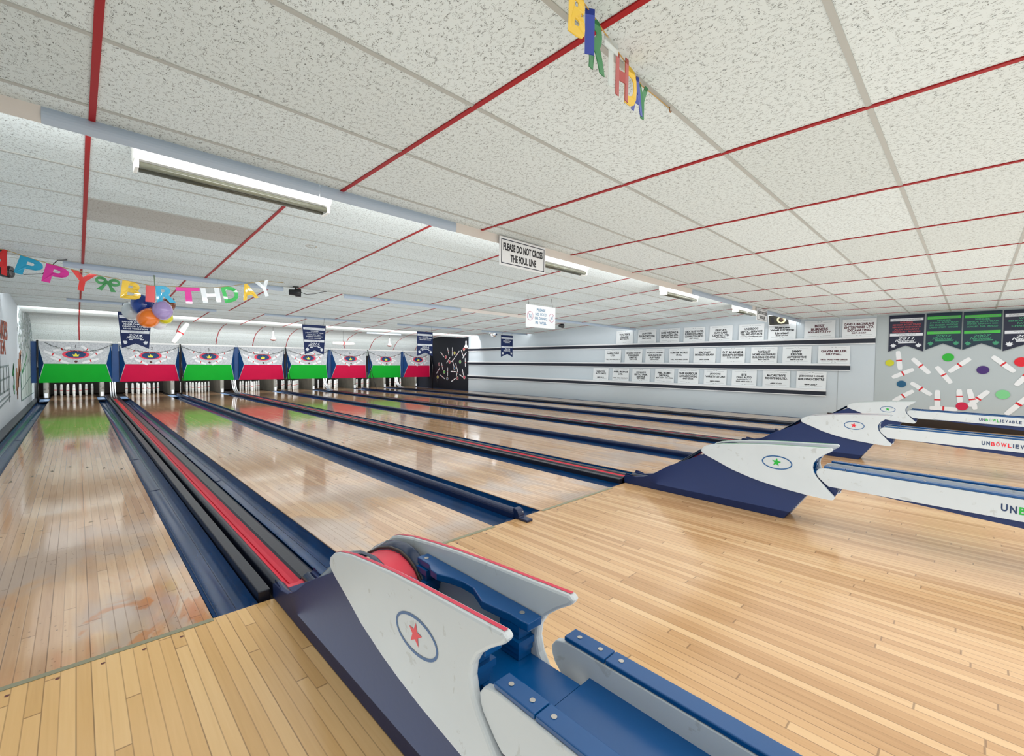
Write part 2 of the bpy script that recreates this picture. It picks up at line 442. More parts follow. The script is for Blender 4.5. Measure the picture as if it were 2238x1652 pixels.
# ------------------------------------------------------------------ gutters, dividers, ball tracks
def gutter(x0, x1, lab, grp=None, plate=True):
    w = x1-x0; m = .0
    P = [(0, -.004), (.004, -.03), (.10, -.075), (.26, -.097), (.5, -.10), (.74, -.097), (.90, -.075), (.996, -.03), (1, -.004)]
    mb = MB(); pr = [(x0+.002+(w-.004)*a, z) for a, z in P]
    mb.strip(pr, FOUL+.10, 20.3)
    mb.strip([(x, z-.02) for x, z in pr], FOUL+.002, 20.3)
    # rounded near end rising to the floor
    ne = [(x, FOUL+.10, z) for x, z in pr]; top = [(x0+.002+(w-.004)*a, FOUL+.004, -.003) for a, z in P]
    mid = [(x0+.002+(w-.004)*a, FOUL+.035, z*.45) for a, z in P]
    for a, b in ((ne, mid), (mid, top)):
        for k in range(len(P)-1): mb.face([a[k], a[k+1], b[k+1], b[k]])
    for a, z in ((.26, -.0965), (.74, -.0965)):
        pass
    o = mb.build('gutter', M_GUTTER, loc=((x0+x1)/2, FOUL, -.1), smooth=True); tag(o, lab, 'gutter', grp or 'painted gutters beside the lanes')
    # seam grooves and far cover plate
    mb = MB()
    for a in (.28, .72):
        x = x0+w*a; mb.box(x-.0015, x+.0015, FOUL+.12, 20.2, -.099, -.0955)
    for y in (5.9, 7.9, 11.0, 14.3):
        mb.box(x0+w*.2, x1-w*.2, y-.002, y+.002, -.1, -.0955)
    mb.build('seam', M_NAVY, o)
    mb = MB(); mb.box(x0+.01, x1-.01, 19.3, 20.3, -.03, -.012); mb.build('end_cover', mat('cover_blue', srgb(120, 150, 186), .3), o)
    return o
WORDS = [('left wall', 'first'), ('first', 'first')]
for k in range(4):
    a = 3.452*k
    i0 = 2*k
    # between lanes 2k+1 and 2k+2: return gap ; centre c
    c = .839+a
    gutter(.461+a, .662+a, f'blue gutter along the right edge of the {ORD[i0]} lane')
    gutter(1.02+a, 1.217+a, f'blue gutter along the left edge of the {ORD[i0+1]} lane')
    if k < 3:
        gutter(2.301+a, 2.532+a, f'navy gutter along the right edge of the {ORD[i0+1]} lane')
        gutter(2.614+a, 2.845+a, f'navy gutter along the left edge of the {ORD[i0+2]} lane')
gutter(XL+.13, -.606, 'gutter between the left wall and the first lane')
gutter(12.657, XR-.04, 'narrow gutter between the eighth lane and the right wall')
mb = MB(); mb.box(XL+.003, XL+.125, FOUL+.003, 20.3, -.14, .03); tag(mb.build('gutter_ledge', M_DARKRAIL, loc=(XL+.06, FOUL, 0), bevel=.008), 'dark ledge between left wall and gutter', 'ledge')

for k in range(4):      # ball tracks running down the return gaps
    a = 3.452*k; c = .839+a
    t = thing('ball_return_track', (c, 2.6, 0), f'raised ball track with a red channel between the {ORD[2*k]} and {ORD[2*k+1]} lanes', 'ball track', 'ball tracks between paired lanes')
    mb = MB(); mb.box(c-.172, c-.112, FOUL+.03, 20.3, -.14, .045); mb.build('side_rail', M_DARKRAIL, t, bevel=.006)
    mb = MB(); mb.strip([(c-.112, -.03), (c-.086, -.03)], 2.6, 20.3); mb.build('groove', M_DARK, t)
    mb = MB(); mb.strip([(c-.086, -.03), (c-.084, .03), (c-.074, .046), (c-.055, .050), (c-.043, .044), (c-.040, .02)], 2.6, 18.9); mb.build('guide_rail', M_DARKRAIL, t, smooth=True)
    mb = MB(); mb.strip([(c-.042, .036), (c-.022, .020), (c-.004, .010), (c, -.004), (c+.004, .010), (c+.022, .020), (c+.042, .040)], 2.58, 18.9); mb.build('red_channel', M_RED, t)
    mb = MB(); mb.prism([(c+.041, -.05), (c+.041, .040), (c+.052, .050), (c+.118, .046), (c+.140, .030), (c+.178, -.02), (c+.178, -.14), (c+.041, -.14)], 2.6, 18.9, 'y'); mb.build('guide_rail', M_DARKRAIL, t)
for k in range(3):      # plain dividers
    a = 3.452*k; c = 2.573+a
    t = thing('lane_divider', (c, FOUL, 0), f'navy round-topped divider between the {ORD[2*k+1]} and {ORD[2*k+2]} lanes', 'divider', 'navy lane dividers')
    pr = [(c-.038, -.14)] + [(c-.038*math.cos(PI*q/8), .035+.035*math.sin(PI*q/8)) for q in range(9)] + [(c+.038, -.14)]
    mb = MB(); mb.prism(pr, FOUL+.02, 19.7, 'y'); mb.build('divider_rail', M_NAVY, t)
    # rounded end bracket with a foot lying on the approach
    mb = MB(); pf = [(FOUL+.03, 0), (FOUL+.03, .082)] + [(FOUL+.02-.06*math.sin(PI/2*q/6), .022+.062*math.cos(PI/2*q/6)) for q in range(7)] + [(FOUL-.13, .020), (FOUL-.13, .001), (FOUL, .001)]
    mb.prism(pf, c-.034, c+.034, 'x'); e = mb.build('end_bracket', M_NAVY, t, bevel=.005)
    mb = MB(); mb.lathe([(.006, 0), (.006, .003)], 10, Matrix.Translation((c, FOUL-.05, .062)) @ Matrix.Rotation(.6, 4, 'X')); mb.build('screw', M_SCREW, e)

# ------------------------------------------------------------------ ball returns
FIN = [(1.745, .470), (1.735, .497), (1.70, .523), (1.655, .540), (1.55, .563), (1.40, .583), (1.25, .600), (1.10, .612), (.95, .622), (.80, .632), (.745, .636), (.728, .624), (.745, .605), (.79, .575), (.835, .537), (.857, .50), (.862, .465),
       (.852, .425), (.83, .39), (.79, .345), (.75, .30), (.718, .268), (.712, .245), (.73, .232), (.78, .232), (.90, .238), (1.09, .258), (1.22, .279), (1.32, .300), (1.47, .342), (1.60, .396), (1.69, .430), (1.73, .450)]
SIDE = [(2.57, 0.0), (2.575, .070), (2.54, .088), (2.44, .088), (2.34, .108), (2.225, .165), (2.08, .262), (1.9, .352), (1.74, .432), (1.55, .470), (1.44, .470), (1.36, .405), (1.2, .400), (.80, .395), (.762, .37), (.715, .33), (.70, .29), (.72, .25), (.80, .235), (.905, .235), (1.06, 0.0)]
M_HUMP = paint('hump_navy', srgb(26, 46, 78), .2, vary=.1)
RNAMES = ['nearest', 'second', 'third', 'farthest']
def ball_return(a, red, lab):
    c = .839+a; xo, xi = c-.139, c+.139      # outer faces of the two fins
    t = thing('ball_return', (c, 1.6, 0), lab, 'ball return', 'finned ball returns standing on the approach')
    star_m = M_REDP if red else M_GREENP
    # body side plates and end
    mb = MB(); mb.prism(SIDE, xo+.034, xo+.056, 'x'); mb.build('body_side', M_BODY, t, bevel=.004)
    mb = MB(); mb.prism(SIDE, xi-.056, xi-.034, 'x'); mb.build('body_side', M_BODY, t, bevel=.004)
    mb = MB(); mb.box(xo+.056, xi-.056, 1.10, 2.5, .005, .06); mb.box(xo+.056, xi-.056, .735, 1.45, .27, .30)
    mb.face([(xo+.05, 1.055, .003), (xi-.05, 1.055, .003), (xi-.05, .90, .235), (xo+.05, .90, .235)])
    mb.prism([(.72, .26), (.70, .30), (.72, .35), (.74, .35), (.74, .26)], xo+.05, xi-.05, 'x')
    mb.build('body_base', M_BODY, t)
    # ramp surface: red channel with dark cheeks climbing to the hump
    R = [(2.575, .045), (2.44, .045), (2.34, .062), (2.225, .118), (2.08, .214), (1.9, .345), (1.78, .435), (1.68, .487), (1.60, .513), (1.52, .522), (1.46, .512), (1.41, .49), (1.375, .455), (1.36, .41)]
    def surf(xs, dz, m, nm, sm=True):
        mb = MB()
        rows = [[mb.bm.verts.new((x, y, z+d)) for x, d in zip(xs, dz)] for y, z in R]
        for p, q in zip(rows, rows[1:]):
            for k in range(len(xs)-1): mb.bm.faces.new((p[k], p[k+1], q[k+1], q[k]))
        return mb.build(nm, m, t, smooth=sm)
    surf([c-.042, c-.02, c, c+.02, c+.042], [.004, -.004, -.006, -.004, .004], M_RED, 'red_channel')
    surf([c-.085, c-.075, c-.055, c-.044, c-.042], [.030, .034, .022, .010, .0], M_HUMP, 'channel_cheek')
    surf([c+.042, c+.044, c+.055, c+.075, c+.085], [.0, .010, .022, .034, .030], M_HUMP, 'channel_cheek')
    mb = MB(); mb.tube([(c+.046, y, z+.012) for y, z in R], .006, 8); mb.build('edge_bead', mat('brown_rubber', srgb(52, 40, 32), .4), t)
    # scoop lips at the low front end
    for s in (-1, 1):
        mb = MB(); n = 8
        rows = []
        for j in range(5):
            y = 2.60-.035*j; f = 1-.5*(j/4.)**2
            rows.append([mb.bm.verts.new((c+s*(.046+.055*math.sin(PI/2*q/n)), y - .05*(q/n), .045+(.060*(1-math.cos(PI/2*q/n)))*(f))) for q in range(n+1)])
        for p, q in zip(rows, rows[1:]):
            for k in range(n): mb.bm.faces.new((p[k], p[k+1], q[k+1], q[k]))
        o = mb.build('scoop_lip', M_BODY, t, smooth=True)
    # trough deck between the fins
    mb = MB(); mb.box(xo+.031, xi-.031, .885, 1.45, .388, .410); mb.box(xo+.058, xi-.031, .702, .885, .3885, .4105); mb.build('deck', M_BLUE, t)
    # fins
    for f, (x0, x1, out) in enumerate(((xo, xo+.030, xo), (xi-.030, xi, xi))):
        mb = MB(); mb.prism(FIN, x0, x1, 'x'); fin = mb.build('fin_panel', M_FIN, t, bevel=.009)
        mb = MB(); top = FIN[2:11]      # painted line on the top edge
        xm = (x0+x1)/2; w2 = .0065
        for p, q in zip(top, top[1:]):
            mb.face([(xm-w2, p[0], p[1]+.0012), (xm+w2, p[0], p[1]+.0012), (xm+w2, q[0], q[1]+.0012), (xm-w2, q[0], q[1]+.0012)])
        mb.build('edge_stripe', M_STRIPE if red else M_GREENP, fin)
        xo2 = out + (-.0012 if f == 0 else .0012)
        pl = on_x(xo2)
        mb = MB(); ringflat(mb, -1.112, .464, .113, .057, .009, pl); mb.build('oval_emblem', M_BLUEP, fin)
        mb = MB(); mb.flat(star(-1.115, .466, .036, PI/2-.1), pl); mb.build('star_emblem', star_m, fin)
    # blue guide bars with wavy inner edge on stacked blocks
    wav = [(1.42, .0), (1.42, -.060), (1.34, -.062), (1.30, -.086), (1.26, -.090), (1.21, -.066), (1.16, -.052), (1.10, -.052), (1.055, -.074), (1.02, -.092), (.96, -.084), (.91, -.074), (.865, -.076), (.84, -.072), (.84, 0)]
    for s, xe in ((1, xi-.032), (-1, xo+.032)):
        mb = MB()
        pts = [(y, d*.8) for y, d in wav]
        mb.prism(pts, .515, .540, place=lambda u, v, w, s=s, xe=xe: (xe+s*v, u, w)); g = mb.build('guide_bar', M_BLUE, t, bevel=.003)
        for (y0, y1, n) in ((1.345, 1.41, 5), (.875, .955, 5)):
            mb = MB()
            for q in range(n):
                z0 = .412+q*.0206; j = .006*((q*7) % 3-1)
                mb.box(min(xe, xe-s*(.058+j)), max(xe, xe-s*(.058+j)), y0-j, y1, z0, z0+.0198)
            mb.build('spacer_blocks', M_BLUE, g)
        for y in (1.385, .89):
            mb = MB(); mb.lathe([(.008, 0), (.008, .002)], 12, Matrix.Translation((xe-s*.03, y, .540))); mb.build('screw', M_SCREW, g)
    return t
def ball_rack(a, red, lab, blue_trim=True):
    c = .839+a; xo, xi = c-.127, c+.169
    t = thing('ball_rack', (c, -1.2, .33), lab, 'ball rack', 'long white ball racks behind the ball returns')
    YB = -3.2
    def wallpoly(x0, x1):
        top = [(.835, .415), (.838, .438), (.822, .460), (.79, .470), (.76, .472)]; zb = .472-.0155*(.76-YB)
        return top + [(YB, zb), (YB, zb-.138)] + [(.55, .331), (.755, .333), (.780, .352), (.825, .395)]
    for s, x0, x1 in ((0, xo, xo+.022), (1, xi-.022, xi)):
        mb = MB(); mb.prism(wallpoly(x0, x1), x0, x1, 'x'); w = mb.build('side_board', M_FIN, t, bevel=.004)
        # blue capping strips in two lengths
        e0, e1 = (xo+.004, xo+.057) if s == 0 else (xi-.022, xi+.031)
        zt = lambda y: .472-.0155*(.76-y)
        for (ya, yb) in ((.79, .655), (.652, YB)):
            mb = MB(); mb.prism([(ya, zt(ya)+.001), (ya, zt(ya)+.015), (yb, zt(yb)+.015), (yb, zt(yb)+.001)], e0, e1, 'x')
            cp = mb.build('capping_strip', M_BLUE, w, bevel=.003)
        mb = MB(); ya = .76
        for y in (.755, .685, .62, .21, -.3, -.8):
            mb = MB(); mb.lathe([(.007, 0), (.007, .0015)], 12, Matrix.Translation(((e0+e1)/2, y, zt(y)+.0152))); mb.build('screw', M_SCREW, w)
        if s == 0:
            pl = on_x(xo-.0012); y0 = -.147 if 3 < a < 4 else -.093
            mb1 = MB(); mb2 = MB(); mb3 = MB(); z = .388; y = y0
            for q, ch in enumerate('UNBOWLIEVABLE'):
                tgt = mb1 if q < 2 else mb2 if q < 6 else mb3
                zz = z - .0155*(y0-y) + random.uniform(-.003, .003)
                wd = {'W': .044, 'I': .009}.get(ch, .029)
                put_text(tgt, ch, pl, -y+wd/2, zz, w=wd, h=.047, bold=.03)
                y -= wd + .0095
            mb1.build('lettering', M_NAVYP, w); mb3.build('lettering', M_NAVYP, w); mb2.build('lettering', star_of(red), w)
    mb = MB(); zt = lambda y: .412-.0155*(.76-y)
    mb.prism([(.70, zt(.70)), (YB, zt(YB)), (YB, zt(YB)-.02), (.70, zt(.70)-.02)], xo+.022, xi-.022, 'x'); mb.build('trough_floor', M_BLUE, t)
    mb = MB(); mb.prism([(.55, .331), (YB, .472-.0155*(.76-YB)-.138), (YB, .02), (-2.2, .02), (-1.4, .19)], xo+.02, xi-.02, 'x'); mb.build('support_beam', M_BODY, t)
    return t
def star_of(red): return M_REDP if red else M_GREENP
for k, (red, lab, lab2) in enumerate((
    (1, 'nearest ball return with large white fins, red edge stripes and a red star', 'nearest ball rack, white sides and blue capping, cut off at the bottom of the photo'),
    (0, 'second ball return from the camera, white fins with a green star', 'second ball rack from the camera, showing only the letters UN'),
    (1, 'third ball return, small white fins with a red star', 'third ball rack, with the middle letters of its word in red'),
    (0, 'farthest ball return, smallest white fins and a green star near the right wall', 'farthest ball rack by the right wall, middle letters of its word in green'))):
    ball_return(3.452*k, red, lab); ball_rack(3.452*k, red, lab2)

# ------------------------------------------------------------------ masking units
SEAM = [(-.82, .80), (.985, 2.545), (2.60, 4.20), (4.345, 5.93), (6.00, 7.66), (7.815, 9.41), (9.48, 11.155), (11.30, 12.80)]
ZT, ZR, ZB = 1.775, 1.115, .545
M_SPECK = mat('speckled_grey', srgb(196, 200, 202), .6)
t_ = NT(M_SPECK); t_.put(t_.b.inputs['Base Color'], t_.mix(t_.step(t_.noise(t_.pos, 26., 6, .4, .8), .42, .6), srgb(210, 214, 217), srgb(176, 182, 188)))
M_MG = paint('mask_green', srgb(6, 190, 52), .5, vary=.05); M_MR = paint('mask_crimson', srgb(226, 10, 78), .5, vary=.06); M_MB = paint('mask_blue', srgb(10, 76, 140), .5, vary=.12)
M_MGD = M_MG
M_OVR = mat('emblem_red', srgb(232, 62, 88), .5); M_OVB = mat('emblem_blue', srgb(14, 62, 110), .5); M_CRN = mat('crown_yellow', srgb(240, 232, 66), .5)
M_TRIMW = mat('mask_white_trim', srgb(244, 246, 244), .4)
INS = .135
def pinflat(mb, p, q, w, place, lens=None):
    (x0, y0), (x1, y1) = p, q; L = math.hypot(x1-x0, y1-y0); ux, uy = (x1-x0)/L, (y1-y0)/L; nx, ny = -uy, ux
    prof = [(0, .60), (.04, .85), (.18, 1.), (.82, 1.), (.96, .85), (1, .60)]
    a = [(x0+ux*L*t+nx*w/2*k, y0+uy*L*t+ny*w/2*k) for t, k in prof]; b = [(x0+ux*L*t-nx*w/2*k, y0+uy*L*t-ny*w/2*k) for t, k in prof][::-1]
    mb.mi = 0; mb.flat(a+b, place)
    mb.mi = 1; t0, t1 = .465, .535; e = 1.15
    pts = [(x0+ux*L*t+nx*w/2*k*e, y0+uy*L*t+ny*w/2*k*e) for t, k in ((t0, 1), (t1, 1), (t1, -1), (t0, -1))]
    mb.flat(pts, lambda u, v: lift(place, u, v))
    mb.mi = 0
LIFT = .0015; LDIR = [Vector((0, -1, 0))]
def lift(place, u, v): return tuple(Vector(place(u, v)) + LDIR[0]*LIFT)
LAY_A = [((-.33, -.07), (-.08, .02)), ((-.45, -.02), (-.21, -.12)), ((-.36, -.14), (-.12, -.235)), ((.06, .11), (.22, -.01)), ((.20, -.09), (.41, .05)), ((.09, -.225), (.34, -.14))]
LAY_A = [((-.33, .02), (-.08, .105)), ((-.45, .02), (-.21, -.09)), ((-.36, -.085), (-.11, -.185)), ((.07, .12), (.24, .01)), ((.21, -.075), (.40, .05)), ((.09, -.18), (.33, -.10))]
LAY_B = [((-.34, -.08), (-.16, .0)), ((-.27, -.10), (-.06, -.20)), ((.06, -.19), (.26, -.095)), ((.19, .01), (.41, .085)), ((.20, -.02), (.36, -.085)), ((-.36, .09), (-.20, .03))]
FARLAB = ['green-skirted masking unit numbered one beside the left wall', 'crimson-skirted masking unit behind the balloons and first hanging banner', 'green-skirted masking unit bearing number three, between two crimson ones',
          'crimson-skirted masking unit bearing number four, left of the second hanging banner', 'green-skirted masking unit whose number hides behind the second hanging banner', 'crimson-skirted masking unit bearing number six under the level hanging pin',
          'green-skirted masking unit bearing number seven', 'last crimson-skirted masking unit beside the black painted wall']
for i, (x0, x1) in enumerate(SEAM):
    green = i % 2 == 0; c = (x0+x1)/2; w = x1-x0
    t = thing('masking_unit', (c, YM, ZB), FARLAB[i], 'masking unit', 'masking units above the pins')
    yr = YM-.20
    a0, a1, b0, b1 = x0+INS, x1-INS, x0, x1
    mb = MB()
    TL, TR, RL, RR, BL, BR = (x0, YM, ZT), (x1, YM, ZT), (a0, yr, ZR), (a1, yr, ZR), (x0, YM, ZB), (x1, YM, ZB)
    mb.face([TL, TR, RR, RL]); mb.build('upper_panel', M_SPECK, t)
    mb = MB(); mb.face([RL, RR, BR, BL]); mb.face([BL, BR, (x1, YM+.02, ZB), (x0, YM+.02, ZB)]); mb.build('lower_skirt', M_MG if green else M_MR, t)
    mb = MB(); mb.face([TL, RL, BL]); mb.build('side_cheek', M_MB, t)
    mb = MB(); mb.face([TR, BR, RR]); mb.build('side_cheek', M_MB, t)
    # thin pale edging
    mb = MB()
    for p, q in ((TL, RL), (RL, RR), (RR, TR), (RL, BL), (RR, BR)):
        mb.tube([Vector(p)+Vector((0, -.003, 0)), Vector(q)+Vector((0, -.003, 0))], .007, 5)
    mb.build('edging', M_WEDGE if False else mat('edging_white', srgb(206, 218, 222), .5), t)
    mb = MB(); mb.box(x0-.03, x1+.03, YM-.03, YM+.05, ZT, ZT+.05); mb.build('top_trim', M_TRIMW, t)
    # decals live on the sloping upper panel: u across, v up the slope
    ux = Vector((1, 0, 0)); dv = (Vector((c, YM, ZT))-Vector((c, yr, ZR))); Lv = dv.length; dv.normalize(); nrm = ux.cross(dv).normalized()
    if nrm.y > 0: nrm = -nrm
    org = Vector((c, YM, ZT))*.5 + Vector((c, yr, ZR))*.5
    LDIR[0] = nrm
    def pl(u, v, o=.003): return tuple(org + ux*u*1.52 + dv*v*1.78 + nrm*o)
    mb = MB(); lay = LAY_A if i in (0, 3, 4) else LAY_B
    random.seed(20+i)
    for p, q in lay:
        jx = random.uniform(-.012, .012); pinflat(mb, (p[0]+jx, p[1]+jx), (q[0]+jx, q[1]-jx), .040, pl)
    mb.build('pin_decals', [M_WHITE, M_PINRED], t)
    mb = MB(); mb.flat(ell(0, -.030, .195, .074), pl); e = mb.build('crown_emblem', M_OVR, t)
    mb = MB(); mb.flat(ell(0, -.030, .148, .060), lambda u, v: pl(u, v, .005)); mb.build('emblem_centre', M_OVB, e)
    mb = MB(); cr = [(-.036, -.066), (.036, -.066), (.050, -.022), (.024, -.040), (0, .0), (-.024, -.040), (-.050, -.022)]
    mb.flat(cr, lambda u, v: pl(u, v, .008)); mb.build('crown', M_CRN, e)
    mb = MB(); mb.flat(ell(0, -.155, .024, .02, 16), pl); mb.build('ball_decal', mat('decal_maroon', srgb(84, 34, 30), .4), t)
    mb = MB(); put_text(mb, str(i+1), lambda u, v: pl(u, v, .004), 0 if i != 1 else .03, .115, h=.062, bold=.0); mb.build('lane_number', M_TXT, t)
# blue filler columns between the units
COLS = [(XL+.005, -.835, 'narrow blue column between left wall and first masking unit'), (.81, .975, 'blue column between the first and second masking units'), (4.21, 4.335, 'blue column between the third and fourth masking units'),
        (7.67, 7.805, 'blue column between the fifth and sixth masking units'), (11.165, 11.29, 'blue column between the seventh and eighth masking units')]
for x0, x1, lab in COLS:
    mb = MB(); mb.box(x0, x1, YM+.002, YM+.03, ZB, ZT-.01)
    if x1-x0 > .1:
        for f in (.12, .88): mb.box(x0+(x1-x0)*f-.004, x0+(x1-x0)*f+.004, YM-.004, YM+.002, ZB, ZT-.02)
    tag(mb.build('filler_column', M_MB, loc=((x0+x1)/2, YM, ZB)), lab, 'column', 'blue columns between masking units')
# black drop rods and their braces
for x, lab in ((-.815, 'black post beside the left wall under the first masking unit'), (2.573, 'black post between the second and third masking units'), (5.965, 'black post between the fourth and fifth masking units'),
               (9.445, 'black post between the sixth and seventh masking units'), (12.78, 'black leaning post beside the black painted wall')):
    t = thing('support_post', (x, 19.0, 0), lab, 'post', 'black posts in front of the masking units')
    zb0 = -.085 if x < 0 or x > 12 else .078
    mb = MB(); mb.tube([(x, YM-.06, ZT+.03), (x, YM-.30, 1.1), (x, YM-.26, zb0)], .022, 8); mb.build('upright', M_BLK, t)
    mb = MB(); mb.tube([(x+.01, YM-.32, 1.0), (x+.03, 18.35, .085)], .012, 6); mb.build('brace', M_BLK, t)

# string lights sagging across every unit
M_BULB = mat('bulb_white', srgb(240, 244, 240), .3); M_GARL = mat('garland_green', srgb(38, 58, 50), .5)
for i, (x0, x1) in enumerate(SEAM):
    t = thing('string_lights', ((x0+x1)/2, YM-.25, 1.5), f'sagging string of small lights across the {ORD[i]} masking unit from the left', 'string lights', 'string lights draped over the masking units')
    random.seed(i)
    pts = []
    xa = x0+ (.15 if i == 0 else .0); xb = min(x1+.06, XR-.08)
    for k in range(25):
        f = k/24; pts.append((xa+(xb-xa)*f, YM-.03-.12*math.sin(PI*min(1, max(0, f)))**.5, 1.745-.25*(1-(2*f-1)**2)))
    mb = MB(); mb.tube(pts, .005, 5); mb.build('cord', M_GARL, t)
    mb = MB()
    for k in range(1, 48):
        f = k/48; j = f*24; a = int(j); p = Vector(pts[a]).lerp(Vector(pts[min(24, a+1)]), j-a)
        s = random.choice((-1, 1)); mb.tube([p, p+Vector((random.uniform(-.012, .012), -.006, s*random.uniform(.018, .034)))], [.007, .003], 5)
    mb.build('bulbs', M_GARL if i % 8 else M_GARL, t)
    mb = MB()
    for k in range(2, 48, 7):
        f = k/48; j = f*24; a = int(j); p = Vector(pts[a]); mb.lathe([(.001, -.012), (.010, -.006), (.010, .006), (.001, .012)], 6, Matrix.Translation(p+Vector((0, -.012, -.015))))
    mb.build('white_bulbs', M_BULB, t)

# ------------------------------------------------------------------ pits, kickbacks, pins
M_KICK = paint('kickback_grey', srgb(120, 116, 104), .6, vary=.2)
M_KWHITE = paint('kick_plate_pale', srgb(146, 146, 138), .4, srgb(96, 90, 82), 9., .55, vary=.15)
bounds = [(-.70, 'by the left wall'), (.60, 'right of the first lane'), (2.50, 'between the second and third lanes'), (4.05, 'right of the third lane'), (5.95, 'between the fourth and fifth lanes'),
          (7.50, 'right of the fifth lane'), (9.40, 'between the sixth and seventh lanes'), (10.95, 'right of the seventh lane'), (12.74, 'by the right wall')]
for x, where in bounds:
    t = thing('pit_divider', (x, 20.8, 0), f'grey pit divider with a pale front plate {where}', 'pit divider', 'grey dividers of the pin pits')
    mb = MB(); mb.prism([(20.38, -.02), (20.32, .2), (20.42, .62), (22.5, .72), (22.5, -.02)], x-.03, x+.03, 'x'); mb.build('side_plate', M_KICK, t)
    mb = MB(); n = 8
    pf = [(x+.062*math.cos(PI+PI*k/n), 20.36+.05*math.sin(PI+PI*k/n)) for k in range(n+1)]
    mb.prism(pf, .02, .50, 'z'); mb.build('front_plate', M_KWHITE, t)
    mb = MB(); mb.box(x-.035, x+.035, 20.29, 20.30, .03, .17); mb.build('lane_tag', M_WHITE, t)
for k in range(4):      # curved ball lift rails
    c = .839+3.452*k
    t = thing('ball_lift_rails', (c, 19.6, 0), f'curved metal ball lift rails dropping between the {ORD[2*k]} and {ORD[2*k+1]} lanes', 'rails', 'curved rails at the end of the ball tracks')
    for dx in (-.055, 0, .055):
        pts = [(c+dx, 19.75, .62), (c+dx, 19.66, .5), (c+dx, 19.6, .35), (c+dx, 19.5, .2), (c+dx, 19.3, .09), (c+dx, 18.93, .065)]
        mb = MB(); mb.tube(pts, .017, 8); mb.build('rail', M_METAL, t)
mb = MB(); mb.box(XL+.01, XR-.01, 22.7, 22.72, 0, 1.4); tag(mb.build('pit_curtain', M_DARK, loc=(6, 22.6, 0)), 'dark curtain hanging behind all the pins', 'curtain')
mb = MB(); mb.box(XL+.02, XR-.02, 20.35, 22.5, -.14, -.06); tag(mb.build('floor_of_pit', M_DARK, loc=(6, 21, -.1)), kind='structure')

pp = [(.026, 0), (.030, .005), (.032, .05), (.0345, .096), (.0345, .101), (.0365, .15), (.037, .192), (.0372, .200), (.037, .209), (.0365, .25), (.0345, .300), (.0345, .305), (.032, .35), (.029, .385), (.024, .398), (.010, .403)]
mis = [0, 0, 0, 2, 0, 0, 1, 1, 0, 0, 2, 0, 0, 0, 0]
mb = MB(); mb.lathe(pp, 18, mis=mis); pin0 = mb.build('candlepin', [M_PIN, M_PINRED, mat('pin_line', srgb(150, 156, 152), .4)], loc=(0, 0, 0))
first = True
SPOT = [(0, 0, 'front'), (-1, 1, 'left second-row'), (1, 1, 'right second-row'), (-2, 2, 'left third-row'), (0, 2, 'middle third-row'), (2, 2, 'right third-row'), (-3, 3, 'outer left back-row'), (-1, 3, 'inner left back-row'), (1, 3, 'inner right back-row'), (3, 3, 'outer right back-row')]
for i, (xl, xr) in enumerate(LX):
    for dx, dy, w in SPOT:
        if first: o = pin0; first = False
        else: o = pin0.copy(); COL.objects.link(o)
        o.location = ((xl+xr)/2+dx*.1524, 20.84+dy*.264, 0)
        tag(o, f'{w} white candlepin with red band on the {ORD[i]} lane from the left', 'pin', f'candlepins on the {ORD[i]} lane')

# ------------------------------------------------------------------ right wall: ledges and sponsor boards
M_STR = mat('stripe_black', srgb(26, 32, 48), .4)
LED = [(1.945, 1.55, 'top', 1.90, 1.81), (1.335, 1.99, 'middle', 1.285, 1.19), (.725, 2.44, 'lowest', .665, .575)]
for zt, ye, w, s1, s0 in LED:
    t = thing('sign_ledge', (XR, 8, zt), f'{w} long white ledge with black face along the right wall', 'ledge', 'ledges carrying the sponsor boards')
    mb = MB(); mb.box(XR-.07, XR, ye, 16.09, s1+.004, zt); mb.build('white_shelf', M_WHITE, t, bevel=.003)
    mb = MB(); mb.box(XR-.045, XR, ye, 16.09, s0, s1+.002); mb.build('black_band', M_STR, t)
    mb = MB(); mb.box(XR-.05, XR, ye-.0, 16.09, s0-.02, s0-.002); mb.build('lower_bead', M_WHITE, t)
TOP = [(8.27, ['WALTER\'S', 'GARAGE', '827-3574'], 'serif', 'three lines about a garage'), (7.47, ['JUPITER', 'FOUNDATIONS', '889-2006'], '', ''), (6.72, ['DARE WELDING &', 'FABRICATING LTD.', '885-3536  497-4025'], '', ''),
       (5.97, ['CBDC BLUE WATER', 'BUSINESS DEVELOPMENT', 'CORPORATION LIMITED', '827-5564'], '', ''), (5.22, ['ERICA\'S', 'DAY CARE', 'CENTRE LTD.', '827-2497'], '', ''), (4.44, ['UNDERDOG', 'SEPTIC SERVICE', 'TEL: 902-827-3574', 'underdog.septic@gmail.com'], '', ''),
       (3.72, ['Bluenose', 'Well Drilling', 'Limited', '826-2470'], '', ''), (2.92, ['BEST', 'BURNERS', '902-827-5177'], '', ''), (2.16, ['DAVID R. MACFARLANE', 'ENTERPRISES LTD.', 'EXCAVATING', '827-3625'], '', '')]
MID = [(8.70, ['AABEL FUELS', 'LTD.', '', 'TEL: 902-462-9471']), (7.93, ['BAKERS POINT', 'FISHERIES', 'LIMITED', '845-2108']), (7.19, ['Taylor Lumber', '& BUILDING', 'SUPPLIES', '889-3626']), (6.41, ['LOBSTER WORLD', 'INC.', '', 'TEL: 902-889-2900']),
       (5.66, ['SEACOAST', 'PHYSIOTHERAPY', '', '889-3388']), (4.89, ['D.T. ALARMS &', 'SECURITY SYSTEMS', '775-2730']), (4.12, ['PAYZANT', 'HOME HARDWARE', 'BUILDING CENTRE', '827-3534']), (3.38, ['SAMMY', 'KEIZER', 'AUTOMOTIVE', '889-3573']), (2.62, ['GAVIN MILLER', 'DRYWALL', '', 'TEL: 902-448-2625'])]
